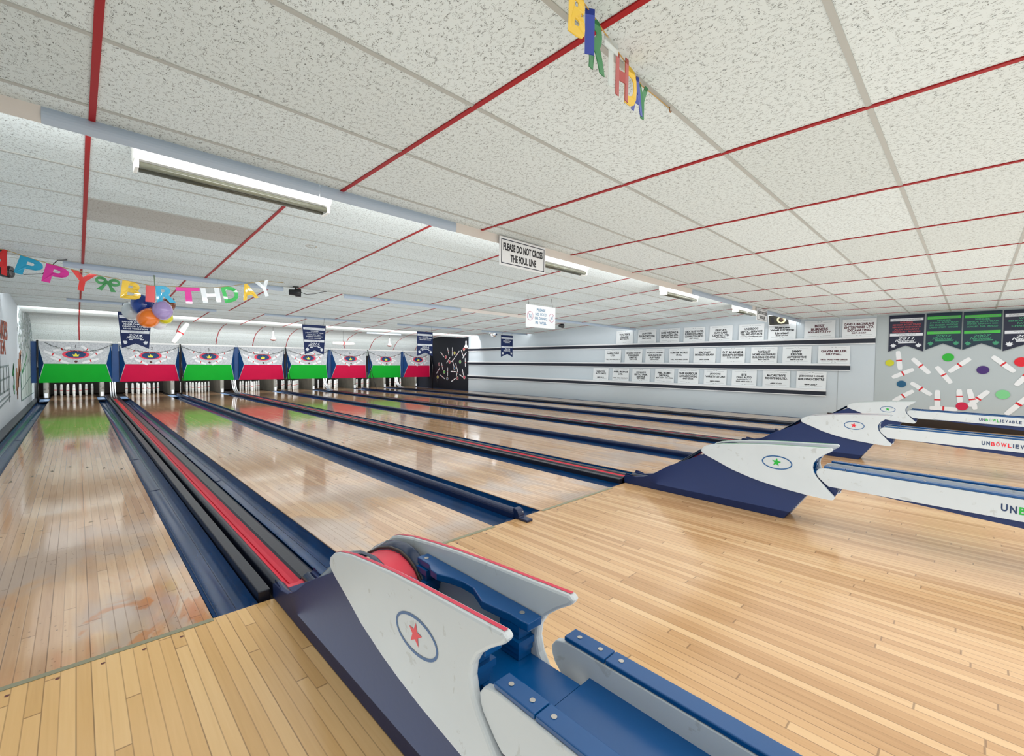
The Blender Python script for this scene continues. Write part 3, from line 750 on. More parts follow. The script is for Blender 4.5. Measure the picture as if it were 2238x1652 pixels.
BOT = [(9.17, ['NAPA COX', 'AUTO PARTS', '', '889-2511']), (8.39, ['AABEL PROPANE', 'LTD.', '', 'TEL: 902-462-9471']), (7.65, ['CONRAD\'S', 'SEPTIC TANK', 'SERVICE', '827-3900']), (6.86, ['PHIL ROMO', 'DRYWALL', '827-3687   471-7656']), (6.12, ['SHIP HARBOUR', 'AUTO & EXCAVATING', '845-2026']),
       (5.35, ['JEDDORE', 'VARIETY STORE', '', '889-2380']), (4.59, ['EYE', 'DEAL AUTO', 'EyeDealAuto.ca', '902-402-6661']), (3.82, ['McCARTHY\'S', 'ROOFING LTD.', '', '489-2260']), (3.06, ['JEDDORE HOME', 'BUILDING CENTRE', '', '889-2367'])]
DESC = {'top': ['garage', 'foundations', 'welding and fabricating', 'business development', 'day care centre', 'septic service', 'well drilling', 'burners', 'excavating'],
        'middle': ['fuels', 'fisheries', 'lumber and building supplies', 'lobster', 'physiotherapy', 'alarms and security', 'home hardware', 'automotive', 'drywall'],
        'lowest': ['auto parts', 'propane', 'septic tank', 'two-number drywall', 'auto and excavating', 'variety store', 'auto dealer', 'roofing', 'home building centre']}
M_BOARD = mat('board_white', srgb(232, 236, 238), .35)
for (zt, ye, word, *_), rows in zip(LED, (TOP, MID, BOT)):
    for j, row in enumerate(rows):
        y0, lines = row[0], row[1]; W_, H_ = .62, .42; z0 = zt+.003; yc = y0-W_/2; zc_ = z0+H_/2
        t = thing('sponsor_board', (XR-.03, yc, z0), f'white {DESC[word][j]} sponsor board standing on the {word} ledge of the right wall', 'sign', f'sponsor boards on the {word} ledge')
        mb = MB(); mb.prism([(XR-.045, z0), (XR-.035, z0), (XR-.006, z0+H_), (XR-.016, z0+H_)], y0-W_, y0, place=lambda u, v, w: (u, w, v)); mb.build('board', M_BOARD, t)
        def pl(u, v, z0=z0, yc=yc): return (XR-.0465+(v)/H_*.029, yc-u, z0+v)
        n = len(lines); hh = {3: .066, 4: .057}[n]
        zz = .325
        for q, s in enumerate(lines):
            last = q == n-1
            h = hh*(.62 if last or '@' in s or 'ca' in s[-2:] else 1.)
            if s:
                mb = MB(); put_text(mb, s, pl, 0, zz-h/2, h=h, w=min(.54, len(s)*h*(.74 if not last else .95)), bold=.045)
                mb.build('lettering', M_TXTR if (word, j) in (('top', 7), ('top', 8), ('middle', 8)) else M_TXT, t)
            zz -= h+.014
        for v in (.372, .050):
            mb = MB()
            for u0, u1 in ((-.24, -.07), (.07, .24)): mb.flat([(u0, v-.002), (u1, v-.002), (u1, v+.002), (u0, v+.002)], pl)
            s = 1 if v > .2 else -1
            for sg in (-1, 1):
                mb.flat([(sg*.06, v+.012*s), (sg*.03, v+.020*s), (sg*.005, v+.006*s), (sg*.03, v+.010*s)], pl)
            mb.build('scroll_ornament', M_GREY, t)

# grey section mural: painted pins and balls; black section decals
def decal_pin(name, y0, z0, y1, z1, x, lab, grp, w=.085, m1=None):
    mb = MB(); LDIR[0] = Vector((-1, 0, 0)); pinflat(mb, (-y0, z0), (-y1, z1), w, on_x(x)); 
    o = mb.build(name, [M_WHITE if m1 is None else m1, M_PINRED], loc=(x, (y0+y1)/2, (z0+z1)/2)); tag(o, lab, 'painted pin', grp); return o
PINS = [((1.16, 1.62), (1.11, 1.21), 'upright painted pin beside the yellow dot'), ((.92, 1.46), (.64, 1.14), 'slanting painted pin between yellow and green dots'), ((1.24, 1.04), (.89, 1.23), 'nearly level painted pin above the blue dot'),
        ((.54, 1.29), (.31, .95), 'slanting painted pin below the bright green dot'), ((.35, 1.18), (.05, 1.46), 'painted pin leaning right between green and purple dots'), ((.93, .94), (.60, .69), 'slanting painted pin right of the blue dot'),
        ((1.21, .52), (.88, .77), 'painted pin below the blue dot just over the farthest return'), ((.51, .80), (.50, .40), 'upright painted pin left of the crimson dot'), ((.19, .83), (.17, .55), 'painted pin standing on top of the crimson dot'),
        ((.05, .84), (-.05, .44), 'steep painted pin right of the crimson dot'), ((.05, .50), (-.22, .82), 'painted pin crossing the steep one by the crimson dot'), ((-.25, 1.50), (-.55, 1.20), 'painted pin between the purple and red dots'),
        ((.62, .42), (.20, .42), 'level painted pin just above the far rack'), ((-.46, .37), (-.78, .80), 'painted pin below the pale green dot at the photo edge'), ((-.57, .94), (-.82, 1.30), 'painted pin below the red dot at the photo edge')]
for n_, (p, q, lab) in enumerate(PINS): decal_pin('wall_pin_decal', *p, *q, XR-.002-.0005*n_, lab, 'pins painted on the grey wall')
BALLS = [((1.29, 1.36), .075, srgb(206, 206, 40), 'yellow'), ((.37, 1.48), .088, srgb(40, 176, 50), 'bright green'), ((1.08, .905), .078, srgb(20, 88, 126), 'blue'), ((-.13, 1.23), .088, srgb(66, 34, 112), 'purple'),
         ((-.63, 1.39), .095, srgb(222, 16, 40), 'bright red'), ((.14, .49), .09, srgb(204, 8, 66), 'crimson'), ((-.41, .76), .096, srgb(126, 206, 142), 'pale green')]
for (y, z), r, colr, w in BALLS:
    mb = MB(); mb.flat(ell(-y, z, r, r*.92, 32), on_x(XR-.012)); tag(mb.build('wall_ball_decal', mat('ball_'+w.replace(' ', '_'), colr, .5), loc=(XR-.012, y, z)), f'{w} round ball painted on the grey wall', 'painted ball', 'balls painted on the grey wall')
# black section: (crop px 760+u/7.46, 720+v/7.46) converted on the plane x = XR-.1
BP = [((1625, 295), (1650, 410)), ((1708, 290), (1705, 430)), ((1515, 365), (1570, 450)), ((1820, 350), (1755, 450)), ((1850, 335), (1890, 450)), ((1935, 370), (1875, 470)), ((1915, 465), (1920, 610)), ((1670, 455), (1610, 550)), ((1750, 460), (1690, 530)),
      ((1705, 500), (1735, 605)), ((1760, 545), (1785, 650)), ((1530, 540), (1553, 660)), ((1505, 620), (1450, 715)), ((1632, 620), (1630, 760)), ((1680, 685), (1765, 688)), ((1800, 635), (1772, 765)), ((1870, 640), (1890, 750)), ((1512, 740), (1585, 805)), ((1765, 792), (1688, 850)), ((1825, 735), (1880, 775))]
BB = [((1745, 385), 'yellow'), ((1600, 450), 'pink'), ((1663, 530), 'rose'), ((1835, 527), 'green'), ((1492, 565), 'mauve'), ((1577, 693), 'lime'), ((1742, 632), 'blue'), ((1470, 775), 'olive yellow'), ((1625, 800), 'deep blue'), ((1792, 795), 'plum'), ((1903, 780), 'magenta'), ((1898, 322), 'coral')]
XB = XR-.032
CF = 979.413
def cam_axes():
    yaw, pit, rol = math.radians(44.18057), math.radians(-1.85984), math.radians(.59637)
    F = Vector((math.sin(yaw)*math.cos(pit), math.cos(yaw)*math.cos(pit), math.sin(pit))); R = Vector((math.cos(yaw), -math.sin(yaw), 0)); U = R.cross(F)
    return F, R*math.cos(rol)+U*math.sin(rol), -R*math.sin(rol)+U*math.cos(rol)
CFW, CRT, CUP = cam_axes()
def wall_pt(u, v):
    """measured position on the black wall of a point surveyed in the photograph"""
    px, py = 760+u/7.46, 720+v/7.46
    d = CFW + CRT*((px-1119)/CF) - CUP*((py-826)/CF); t = XB/d.x
    return (d.y*t, H+d.z*t)
WH = ['highest', 'second highest', 'upper', 'slanting upper', 'steep', 'right upper', 'lone right', 'left middle', 'middle', 'centre', 'tall centre', 'far left', 'low left', 'low upright', 'level', 'low right', 'right lower', 'bottom left', 'bottom', 'bottom right']
for n_, (p, q) in enumerate(BP):
    a_, b_ = wall_pt(*p), wall_pt(*q)
    decal_pin('black_wall_pin_decal', *a_, *b_, XB-.001-.0004*n_, f'{WH[n_]} white pin decal on the black wall', 'pin decals on the black wall', w=.05)
BC = {'yellow': (206, 206, 60), 'pink': (226, 80, 110), 'rose': (214, 50, 90), 'green': (40, 190, 90), 'mauve': (150, 90, 110), 'lime': (70, 200, 90), 'blue': (20, 100, 150), 'olive yellow': (180, 180, 60), 'deep blue': (10, 90, 150), 'plum': (150, 60, 90), 'magenta': (220, 50, 110), 'coral': (230, 90, 110)}
for (u, v), w in BB:
    y, z = wall_pt(u, v); mb = MB(); mb.mi = 0; mb.flat(ell(-y, z, .085, .085, 24), on_x(XB-.012)); mb.mi = 1; mb.flat(ell(-y, z, .06, .06, 24), on_x(XB-.0135))
    tag(mb.build('black_wall_ball_decal', [mat('decal_ring_pale', srgb(210, 190, 170), .5), mat('bb_'+w.replace(' ', '_'), srgb(*BC[w]), .5)], loc=(XB-.012, y, z)), f'{w} ball decal on the black wall', 'ball decal', 'ball decals on the black wall')

# ------------------------------------------------------------------ pennant banners
M_PN = mat('pennant_navy', srgb(14, 36, 86), .5, spec=.3); M_PD = mat('pennant_dark', srgb(14, 22, 52), .35); M_PG = mat('pennant_greenish', srgb(12, 44, 62), .35); M_PW = mat('pennant_white', srgb(226, 230, 236), .4)
M_PGR = mat('pennant_green_band', srgb(70, 190, 70), .4); M_PRD = mat('pennant_red_print', srgb(168, 66, 78), .4); M_PGT = mat('pennant_green_print', srgb(60, 150, 112), .4); M_FILM = mat('clear_film', (.85, .9, .92), .15, alpha=.35)
def leaf(mb, cx, cy, s, place):
    pts = [(0, 1), (.22, .45), (.75, .62), (.60, .2), (1., .05), (.45, -.35), (.5, -.7), (-.5, -.7), (-.45, -.35), (-1., .05), (-.60, .2), (-.75, .62), (-.22, .45)]
    c = mb.bm.verts.new(place(cx, cy)); vs = [mb.bm.verts.new(place(cx+x*s, cy+y*s)) for x, y in pts]
    for k in range(len(vs)): f = mb.bm.faces.new((c, vs[k], vs[(k+1) % len(vs)])); f.material_index = mb.mi
def pennant(name, P, w, h, lines, year, base, band, prt, notch, loc, lab, grp, taper=1.0, logo=None):
    """P(u,v,off): u -w/2..w/2, v 0 top..-h"""
    t = thing(name, loc, lab, 'banner', grp); L = logo or prt
    ux = lambda u, v: u*(1-(1-taper)*(-v/h))
    pl = lambda o: (lambda u, v: P(ux(u, v), v, o))
    mb = MB(); e = h-notch
    for a in range(12):
        ua, ub = -w/2+w*a/12, -w/2+w*(a+1)/12; bt = lambda u: -e-notch*abs(u)/(w/2)
        mb.flat([(ua, 0), (ub, 0), (ub, bt(ub)), (ua, bt(ua))], pl(0))
    mb.build('cloth', base, t)
    for v0, v1 in ((.09, .165), (.50, .575)):
        mb = MB()
        for a in range(8):
            ua, ub = -w*.47+w*.94*a/8, -w*.47+w*.94*(a+1)/8; mb.flat([(ua, -h*v0), (ub, -h*v0), (ub, -h*v1), (ua, -h*v1)], pl(.003))
        mb.build('printed_band', band, t)
    q = h*.205
    for s in lines:
        mb = MB(); put_text(mb, s, pl(.004), 0, -q, h=h*.042, maxw=w*.82, w=min(w*.80, len(s)*h*.046), bold=.03); q += h*.062
        mb.build('names_print', prt, t)
    mb = MB(); put_text(mb, 'YOUTH BOWLING CHAMPIONSHIPS', pl(.0045), 0, -h*.128, h=h*.03, w=w*.8); put_text(mb, 'BOWLING CENTRE', pl(.0045), 0, -h*.52, h=h*.024, w=w*.55); put_text(mb, 'LANES, NS', pl(.0045), 0, -h*.555, h=h*.024, w=w*.4); mb.build('band_print', M_GREY, t)
    mb = MB(); put_text(mb, year, pl(.0045), .0, -h*.635, h=h*.068, w=w*.48, bold=.02, shear=.3)
    put_text(mb, 'National', pl(.0045), -w*.03, -h*.70, h=h*.066, w=w*.56, bold=.02, shear=.3)
    mb.flat([(-w*.22, -h*.745), (w*.30, -h*.735), (w*.28, -h*.765), (-w*.22, -h*.772)], pl(.0045))
    for sg in (-1, 1): leaf(mb, sg*w*.36, -h*.83, w*.095, pl(.0045))
    mb.build('national_logo', L, t)
    return t
HB = [(.607, 1.145, 2.222, .735, 'navy hanging banner partly hidden by the balloons', ['WINNER', 'BANTAM BOYS TEAM', 'ADAM CAMERON', 'DAWSON LATTER', 'ARNIE THOMPSON'], '2014', .80),
      (4.163, 4.768, 2.205, .765, 'navy hanging banner in front of the fifth masking unit', ['WINNER', 'JUNIOR BOYS TEAM', 'TAYLOR LEVY', 'JUSTIN WEBBER', 'JAMES POWER'], '2014', .80),
      (7.565, 8.15, 2.222, .76, 'navy hanging banner in front of the last masking unit', ['WINNER', 'PEE WEE BOYS TEAM', 'WALTER ANNIS'], '2014', .98),
      (11.10, 11.71, 2.290, .795, 'navy hanging banner nearest the mirror ball and the right wall', ['WINNER', 'SENIOR TEAM', 'HALIFAX'], '2014', .98)]
for x0, x1, zt, h, lab, lines, yr_, tp in HB:
    c = (x0+x1)/2; w = x1-x0
    t = pennant('hanging_banner', (lambda u, v, o, c=c, zt=zt, w=w: (c+u, 12.02-o-.02*math.cos(u/w*PI*1.2), zt+v)), w, h, lines, yr_, M_PN, M_PW, M_PW, h*.14, (c, 12.02, zt), lab, 'navy banners hanging from the third ceiling step', tp)
    mb = MB()
    for x in (x0+.06, x1-.06): mb.tube([(x, 12.02, zt-.005), (x+.02, 12.03, zc(12.03)-.02)], .003, 5)
    mb.build('hanging_string', M_WIRE, t)
    mb = MB(); mb.tube([(x0, 12.02, zt), (x1, 12.02, zt)], .006, 6); mb.build('top_rod', M_BLK, t)
WB = [(1.32, .75, 2.395, .79, ['WINNER', 'SENIOR BOYS TEAM', 'BERNARD MCDONALD', 'ALEX MCLEAN', 'GREGORY ROGERS'], '2011', M_PD, M_PW, M_PRD, M_PW, 'dark wall banner with red print and white bands'),
      (.72, .19, 2.40, .76, ['WINNER', 'JUNIOR BOYS TEAM', 'BEN  BRAEDEN  ANTHONY', 'LARKIN  STREET  RODGERS'], '2007', M_PG, M_PGR, M_PGT, M_PGT, 'green-banded wall banner next to the red-printed one'),
      (.17, -.36, 2.39, .76, ['WINNER', 'SENIOR BOYS TEAM', 'STEPHEN  JONATHAN  NICK', 'COWARD  PAUL  ARNOLD'], '2007', M_PG, M_PGR, M_PGT, M_PGT, 'green-banded wall banner right of its twin'),
      (-.38, -.98, 2.385, .79, ['WINNER', 'SENIOR BOYS TEAM', 'PATRICK', 'CHRISTOPHER'], '2009', M_PD, M_PW, M_PGT, M_PW, 'dark wall banner cut off by the right edge of the photo')]
for y0, y1, zt, h, lines, yr_, base, band, prt, logo, lab in WB:
    c = (y0+y1)/2; w = y0-y1
    pennant('wall_banner', (lambda u, v, o, c=c, zt=zt: (XR-.020-o, c-u, zt+v)), w, h, lines, yr_, base, band, prt, h*.17, (XR-.02, c, zt), lab, 'championship banners pinned on the grey wall', 1.0, logo)

# ------------------------------------------------------------------ hanging signs
def foul_sign(x0, x1, zt, zb, lab):
    c = (x0+x1)/2; t = thing('foul_line_sign', (c, 2.985, zb), lab, 'sign', 'signs hanging at the nearest ceiling step')
    y = 2.99; mb = MB(); mb.box(x0, x1, y, y+.008, zb, zt); mb.build('board', M_WHITE, t)
    mb = MB(); w, h = x1-x0, zt-zb; P = on_y(y-.0015, c, (zt+zb)/2); b = .018; k = .007
    for u0, u1, v0, v1 in ((-w/2+b, w/2-b, h/2-b-k, h/2-b), (-w/2+b, w/2-b, -h/2+b, -h/2+b+k), (-w/2+b, -w/2+b+k, -h/2+b, h/2-b), (w/2-b-k, w/2-b, -h/2+b, h/2-b)):
        mb.flat([(u0, v0), (u1, v0), (u1, v1), (u0, v1)], P)
    mb.build('border', M_PD, t)
    mb = MB(); put_text(mb, 'PLEASE DO NOT CROSS', P, 0, h*.17, w=w*.86, h=h*.27, bold=.04); put_text(mb, 'THE FOUL LINE', P, 0, -h*.20, w=w*.56, h=h*.27, bold=.04); mb.build('lettering', M_TXT, t)
foul_sign(2.735, 3.350, 2.405, 2.150, 'near white hanging sign asking players not to cross the foul line')
foul_sign(9.58, 10.22, 2.405, 2.165, 'far hanging foul line sign beside the wall speaker')
x0, x1, zb, zt, y = 5.865, 6.685, 1.935, 2.345, 5.69; c = (x0+x1)/2
t = thing('food_sign', (c, y, zb), 'white sign on strings asking for no food or drinks in the well', 'sign')
mb = MB(); mb.box(x0, x1, y, y+.008, zb, zt); mb.build('board', mat('sign_white', srgb(214, 216, 218), .5), t)
P = on_y(y-.0015, c, (zt+zb)/2)
mb = MB()
for s, v, w in (('PLEASE', .125, .24), ('NO  FOOD', .045, .31), ('OR DRINKS', -.03, .35), ('IN  WELL', -.115, .31)): put_text(mb, s, P, .0, v, w=w, h=.05, bold=.015)
mb.build('lettering', mat('sign_teal', srgb(30, 110, 150), .5), t)
mb = MB()
for cx in (-.30, .30):
    ringflat(mb, cx, 0, .082, .082, .007, P); s = 1 if cx > 0 else -1
    mb.flat([(cx-.05, -.055*s-.004), (cx-.05, -.055*s+.006), (cx+.05, .055*s+.004), (cx+.05, .055*s-.006)], P)
mb.build('prohibition_symbols', mat('sign_magenta', srgb(176, 50, 110), .5), t)
mb = MB()
for cx in (-.30, .30):
    mb.flat([(cx-.03, -.03), (cx+.0, -.035), (cx+.005, .02), (cx-.03, .03)], P); mb.flat([(cx+.01, -.03), (cx+.035, -.03), (cx+.04, .035), (cx+.012, .03)], P)
mb.build('food_icons', mat('icon_grey', srgb(170, 190, 205), .5), t)
mb = MB()
for x in (x0+.08, x1-.08): mb.tube([(x, y+.004, zt-.01), (x-.02, y+.02, zc(y+.02))], .003, 5)
mb.build('hanging_string', M_WIRE, t)

# ------------------------------------------------------------------ fluorescent fixtures
M_TUBE = mat('tube_dark', srgb(84, 84, 70), .18); M_FIX = mat('fixture_white', srgb(240, 240, 234), .35)
for x0, x1, lab in ((.271, 1.485, 'nearest two-tube fluorescent fixture on the second ceiling section'), (3.72, 4.93, 'fluorescent fixture half hidden by the near foul line sign'), (7.15, 8.38, 'third fluorescent fixture from the left, with exposed tube ends'), (10.45, 11.66, 'farthest fluorescent fixture, ending at the far foul line sign')):
    y = 3.70; z = 2.620; t = thing('fluorescent_fixture', ((x0+x1)/2, y, z), lab, 'light fixture', 'fluorescent fixtures behind the nearest valance')
    mb = MB(); mb.prism([(y-.08, z), (y-.08, z-.085), (y-.05, z-.112), (y+.05, z-.112), (y+.08, z-.085), (y+.08, z)], x0, x1, 'x'); mb.build('housing', M_FIX, t)
    for dy in (-.035, .045):
        mb = MB(); mb.tube([(x0+.03, y+dy, z-.142), (x1-.03, y+dy, z-.142)], .021, 12); mb.build('tube', M_TUBE, t)
    for xe in (x0+.005, x1-.025):
        mb = MB(); mb.box(xe, xe+.02, y-.06, y+.07, z-.168, z-.108); mb.build('lamp_holder', M_FIX, t, bevel=.003)

# ------------------------------------------------------------------ small ceiling items
def lamp_black(x, y, z, lab, cord=True):
    t = thing('black_spotlight', (x, y, z), lab, 'spotlight', 'small black lamps hung from the ceiling')
    M = Matrix.Translation((x, y, z)) @ Matrix.Rotation(PI/2, 4, 'Y') @ Matrix.Rotation(.3, 4, 'X')
    mb = MB(); mb.lathe([(.03, -.10), (.045, -.09), (.048, -.02), (.062, .0), (.066, .06), (.060, .075), (.02, .06)], 20, M); mb.build('lamp_head', M_BLK, t)
    mb = MB(); mb.tube([(x, y, z+.05), (x, y, zc(y))], .012, 8); mb.lathe([(.04, 0), (.045, .012)], 16, Matrix.Translation((x, y, zc(y)-.014))); mb.build('mount', M_BLK, t)
    if cord:
        mb = MB(); mb.tube([(x+.06, y, z+.02), (x+.16, y, z-.01), (x+.3, y+.02, z+.02), (x+.42, y+.05, zc(y)-.03), (x+.5, y+.06, zc(y+.06)-.006)], .005, 6); mb.build('power_cord', M_WIRE, t)
lamp_black(-.56, 7.35, 2.20, 'black lamp hanging below the first birthday letters at the left')
lamp_black(2.47, 7.40, 2.33, 'round black lamp with a trailing cord, right of the birthday letters')
lamp_black(11.36, 9.4, 2.50, 'tiny black lamp on the ceiling right of the food sign', False)
# mirror ball
t = thing('mirror_ball', (11.03, 12.35, 2.4), 'silver mirror ball under the ceiling beside the last hanging banner', 'mirror ball')
r = .165; zb_ = zc(12.35)-.11-r
mb = MB(); prof_ = [(max(.004, r*math.sin(PI*k/14)), -r*math.cos(PI*k/14)) for k in range(15)]; mb.lathe(prof_, 28, Matrix.Translation((11.03, 12.35, zb_)))
for f in mb.bm.faces: f.smooth = False
mb.build('mirrored_sphere', mat('mirror_facets', (.85, .87, .9), .12, 1.), t)
mb = MB(); mb.tube([(11.03, 12.35, zb_+r), (11.03, 12.35, zc(12.35))], .012, 8); mb.box(10.95, 11.11, 12.3, 12.4, zc(12.35)-.05, zc(12.35)-.002); mb.build('motor', M_BLK, t)
# wall speaker
t = thing('wall_speaker', (XR-.2, 3.4, 2.4), 'black speaker in a white tilted box high on the right wall', 'speaker')
MS = Matrix.Translation((XR-.30, 3.42, 2.42)) @ Matrix.Rotation(math.radians(-90), 4, 'Z') @ Matrix.Rotation(math.radians(22), 4, 'X')
def TM(mb, M):
    for v in mb.bm.verts: v.co = M @ v.co
    return mb
mb = MB(); mb.box(-.235, .235, 0, .22, -.15, .13); TM(mb, MS); mb.build('cabinet', M_WHITE, t, bevel=.006)
mb = MB(); mb.box(-.215, .215, -.006, .004, -.13, .115); TM(mb, MS); g = mb.build('baffle', mat('baffle_black', srgb(46, 46, 40), .6), t)
mb = MB(); mb.lathe([(.098, 0), (.098, .006), (.082, .012), (.075, .004), (.06, .002)], 32, MS @ Matrix.Translation((.06, -.005, -.005)) @ Matrix.Rotation(PI/2, 4, 'X')); mb.build('woofer_ring', mat('ring_cream', srgb(226, 214, 170), .4), g)
mb = MB(); mb.lathe([(.055, 0), (.03, .01), (.01, .012)], 24, MS @ Matrix.Translation((.06, -.014, -.005)) @ Matrix.Rotation(PI/2, 4, 'X')); mb.build('woofer_cone', mat('cone_brown', srgb(60, 44, 34), .5), g)
mb = MB(); mb.box(-.165, -.105, -.012, -.004, -.08, .07); TM(mb, MS); mb.build('horn_tweeter', M_BLK, g)
mb = MB(); mb.tube([(XR-.12, 3.4, 2.48), (XR, 3.4, 2.52)], .02, 8); mb.build('bracket', M_METAL, t)

# hanging giant pins and bulb lamps over the pit end
def giant_pin(a, b, r, lab, stringx):
    a, b = Vector(a), Vector(b); d = b-a; L = d.length; c = (a+b)/2
    q = d.to_track_quat('Z', 'Y').to_matrix().to_4x4(); M = Matrix.Translation(a) @ q
    pr = [(r*.55, 0), (r*.72, L*.02), (r*.80, L*.12), (r*.93, L*.3), (r, L*.46), (r*1.03, L*.47), (r*1.03, L*.53), (r, L*.54), (r*.93, L*.7), (r*.80, L*.88), (r*.72, L*.98), (r*.5, L)]
    t = thing('giant_hanging_pin', c, lab, 'hanging pin', 'oversized pins hung from the ceiling')
    mb = MB(); mb.lathe(pr, 24, M); mb.build('pin_body', M_PIN, t)
    mb = MB(); mb.lathe([(r*1.04, L*.475), (r*1.06, L*.48), (r*1.06, L*.52), (r*1.04, L*.525)], 24, M); mb.build('red_band', M_PINRED, t)
    mb = MB(); mb.tube([c+Vector((0, 0, r*.9)), (c.x, c.y, zc(c.y))], .004, 5); mb.build('hanging_wire', M_WIRE, t)
giant_pin((2.14, 17.2, 1.79), (2.52, 17.2, 2.42), .085, 'big tilted white pin with red band hanging right of the balloons', 2.3)
giant_pin((7.22, 17.6, 2.0), (8.12, 17.6, 2.0), .082, 'big level white pin with red band hanging over the sixth lane', 7.7)
for x, y, z0, lab in ((4.92, 17.0, 1.99, 'white cone lamp on a cord over the fourth lane'), (9.37, 17.0, 1.94, 'white cone lamp on a cord over the seventh lane'), (12.55, 15.9, 1.93, 'white cone lamp on a cord against the black wall edge')):
    t = thing('pendant_lamp', (x, y, z0), lab, 'lamp', 'white cone lamps hung on cords')
    M = Matrix.Translation((x, y, z0))
    mb = MB(); mb.lathe([(.095, .02), (.075, .07), (.035, .14), (.025, .19), (.018, .21)], 20, M); mb.build('lamp_cone', M_WHITE, t)
    mb = MB(); mb.lathe([(.03, -.035), (.07, -.02), (.097, .0), (.097, .018)], 20, M); mb.build('lamp_face', mat('rim_brown', srgb(150, 90, 80), .4), t)
    mb = MB(); mb.lathe([(.025, .2), (.028, .3), (.012, .32)], 12, M); mb.build('socket', M_WHITE, t)
    mb = MB(); mb.tube([(x, y, z0+.3), (x, y, zc(y))], .004, 5); mb.build('cord', M_WIRE, t)

# ------------------------------------------------------------------ balloons
def balloon(x, y, z, rx, rz, tilt, ax, m, lab):
    M = Matrix.Translation((x, y, z)) @ Matrix.Rotation(tilt, 4, ax)
    pr = []
    for k in range(19):
        a = PI*k/18; rr = rx*math.sin(a); zz = -rz*math.cos(a)
        if a > PI/2: rr *= (1-.22*((a-PI/2)/(PI/2))**1.2); zz *= 1.12
        pr.append((max(.004, rr), zz))
    pr += [(.010, rz*1.16), (.016, rz*1.2)]
    mb = MB(); mb.lathe(pr, 28, M); o = mb.build('balloon', m, loc=(x, y, z)); tag(o, lab, 'balloon', 'cluster of balloons hanging under the birthday letters')
bm_ = lambda n, c, **k: mat('balloon_'+n, srgb(*c), .12, coat=.5, **k)
balloon(.625, 7.48, 1.965, .122, .135, -.5, 'Y', bm_('blue', (10, 62, 150)), 'dark blue balloon at the upper left of the cluster')
balloon(.800, 7.26, 1.893, .110, .120, -.12, 'Y', bm_('lilac', (170, 148, 200)), 'lilac balloon at the middle of the cluster')
balloon(.662, 7.33, 1.785, .118, .118, .2, 'Y', bm_('orange', (236, 122, 34)), 'orange balloon at the bottom of the cluster')
balloon(.880, 7.55, 1.995, .095, .10, .7, 'Y', bm_('brown', (120, 58, 20)), 'brown balloon behind the letter R')
balloon(.515, 7.62, 1.88, .095, .11, -.3, 'Y', bm_('silver', (196, 206, 210)), 'pale silver balloon peeping out at the left of the cluster')
balloon(.856, 7.50, 1.825, .085, .088, .4, 'Y', bm_('yellow', (228, 220, 40)), 'yellow balloon mostly hidden behind the lilac one')
balloon(.80, 7.60, 1.75, .085, .088, .2, 'Y', bm_('white', (232, 234, 242)), 'white balloon mostly hidden behind the orange one')
mb = MB(); mb.tube([(.745, 7.50, 2.365), (.745, 7.44, 2.2), (.74, 7.42, 2.03)], .006, 6); tag(mb.build('balloon_string', mat('ribbon_green', srgb(150, 170, 140), .5), loc=(.745, 7.5, 2.2)), 'pale green ribbon holding the balloons from the valance', 'ribbon')

# ------------------------------------------------------------------ birthday letter garlands
FO = {'red': (206, 34, 34), 'cyan': (24, 152, 190), 'magenta': (206, 20, 140), 'scarlet': (216, 46, 40), 'green': (20, 120, 50), 'gold': (216, 176, 20), 'coral': (232, 90, 90), 'silver': (214, 220, 222), 'lime': (30, 170, 70)}
def foil(n): return mat('foil_'+n, srgb(*FO[n]), .30, .25, coat=.5)
def letter3d(ch, org, du, w, h, m, name, lab, grp, dz=Vector((0, 0, -1)), tilt=0.0, bold=.04):
    """cut-out letter hanging from org (top centre) along direction du"""
    du = du.normalized(); up = Vector((0, 0, 1)); n = du.cross(up).normalized()
    du2 = (du*math.cos(tilt)+up*math.sin(tilt)); up2 = (up*math.cos(tilt)-du*math.sin(tilt))
    mb = MB()
    cu = lambda o: (lambda u, v: tuple(org + du2*u + up2*(v-h/2) + n*(o + .012*math.sin(u/w*3))))
    if ch == 'bow':
        for sg in (-1, 1):
            o_ = ell(sg*w*.27, h*.20, w*.24, h*.27, 20); i_ = ell(sg*w*.28, h*.20, w*.12, h*.08, 20)
            for k in range(20): mb.flat([o_[k], o_[(k+1) % 20], i_[(k+1) % 20], i_[k]], cu(.001))
            if sg > 0: mb.flat(ell(0, h*.12, w*.07, h*.14, 14), cu(.005))
            mb.flat([(0, h*.1), (sg*w*.14, 0), (sg*w*.40, -h*.42), (sg*w*.18, -h*.48)], cu(.003))
    else:
        put_text(mb, ch, cu(0), 0, 0, w=w, h=h, bold=bold)
    o = mb.build(name, m, loc=tuple(org)); tag(o, lab, 'letter', grp)
    s = o.modifiers.new('thick', 'SOLIDIFY'); s.thickness = .003
    return o
def at_y(px, py, y):
    d = CFW + CRT*((px-1119)/CF) - CUP*((py-826)/CF); t = y/d.y; return Vector((d.x*t, y, H+d.z*t))
SEQ = [('A', 12, 546, 600, 'red', 56), ('P', 72, 566, 606, 'cyan', 56), ('P', 128, 582, 622, 'magenta', 54), ('Y', 184, 595, 636, 'scarlet', 58), ('bow', 237, 606, 638, 'green', 54), ('B', 290, 616, 655, 'gold', 44), ('I', 329, 624, 660, 'coral', 20),
       ('R', 361, 625, 661, 'cyan', 42), ('T', 410, 628, 663, 'magenta', 52), ('H', 458, 629, 661, 'silver', 40), ('D', 499, 626, 660, 'lime', 34), ('A', 537, 620, 654, 'gold', 35), ('Y', 572, 614, 648, 'silver', 32)]
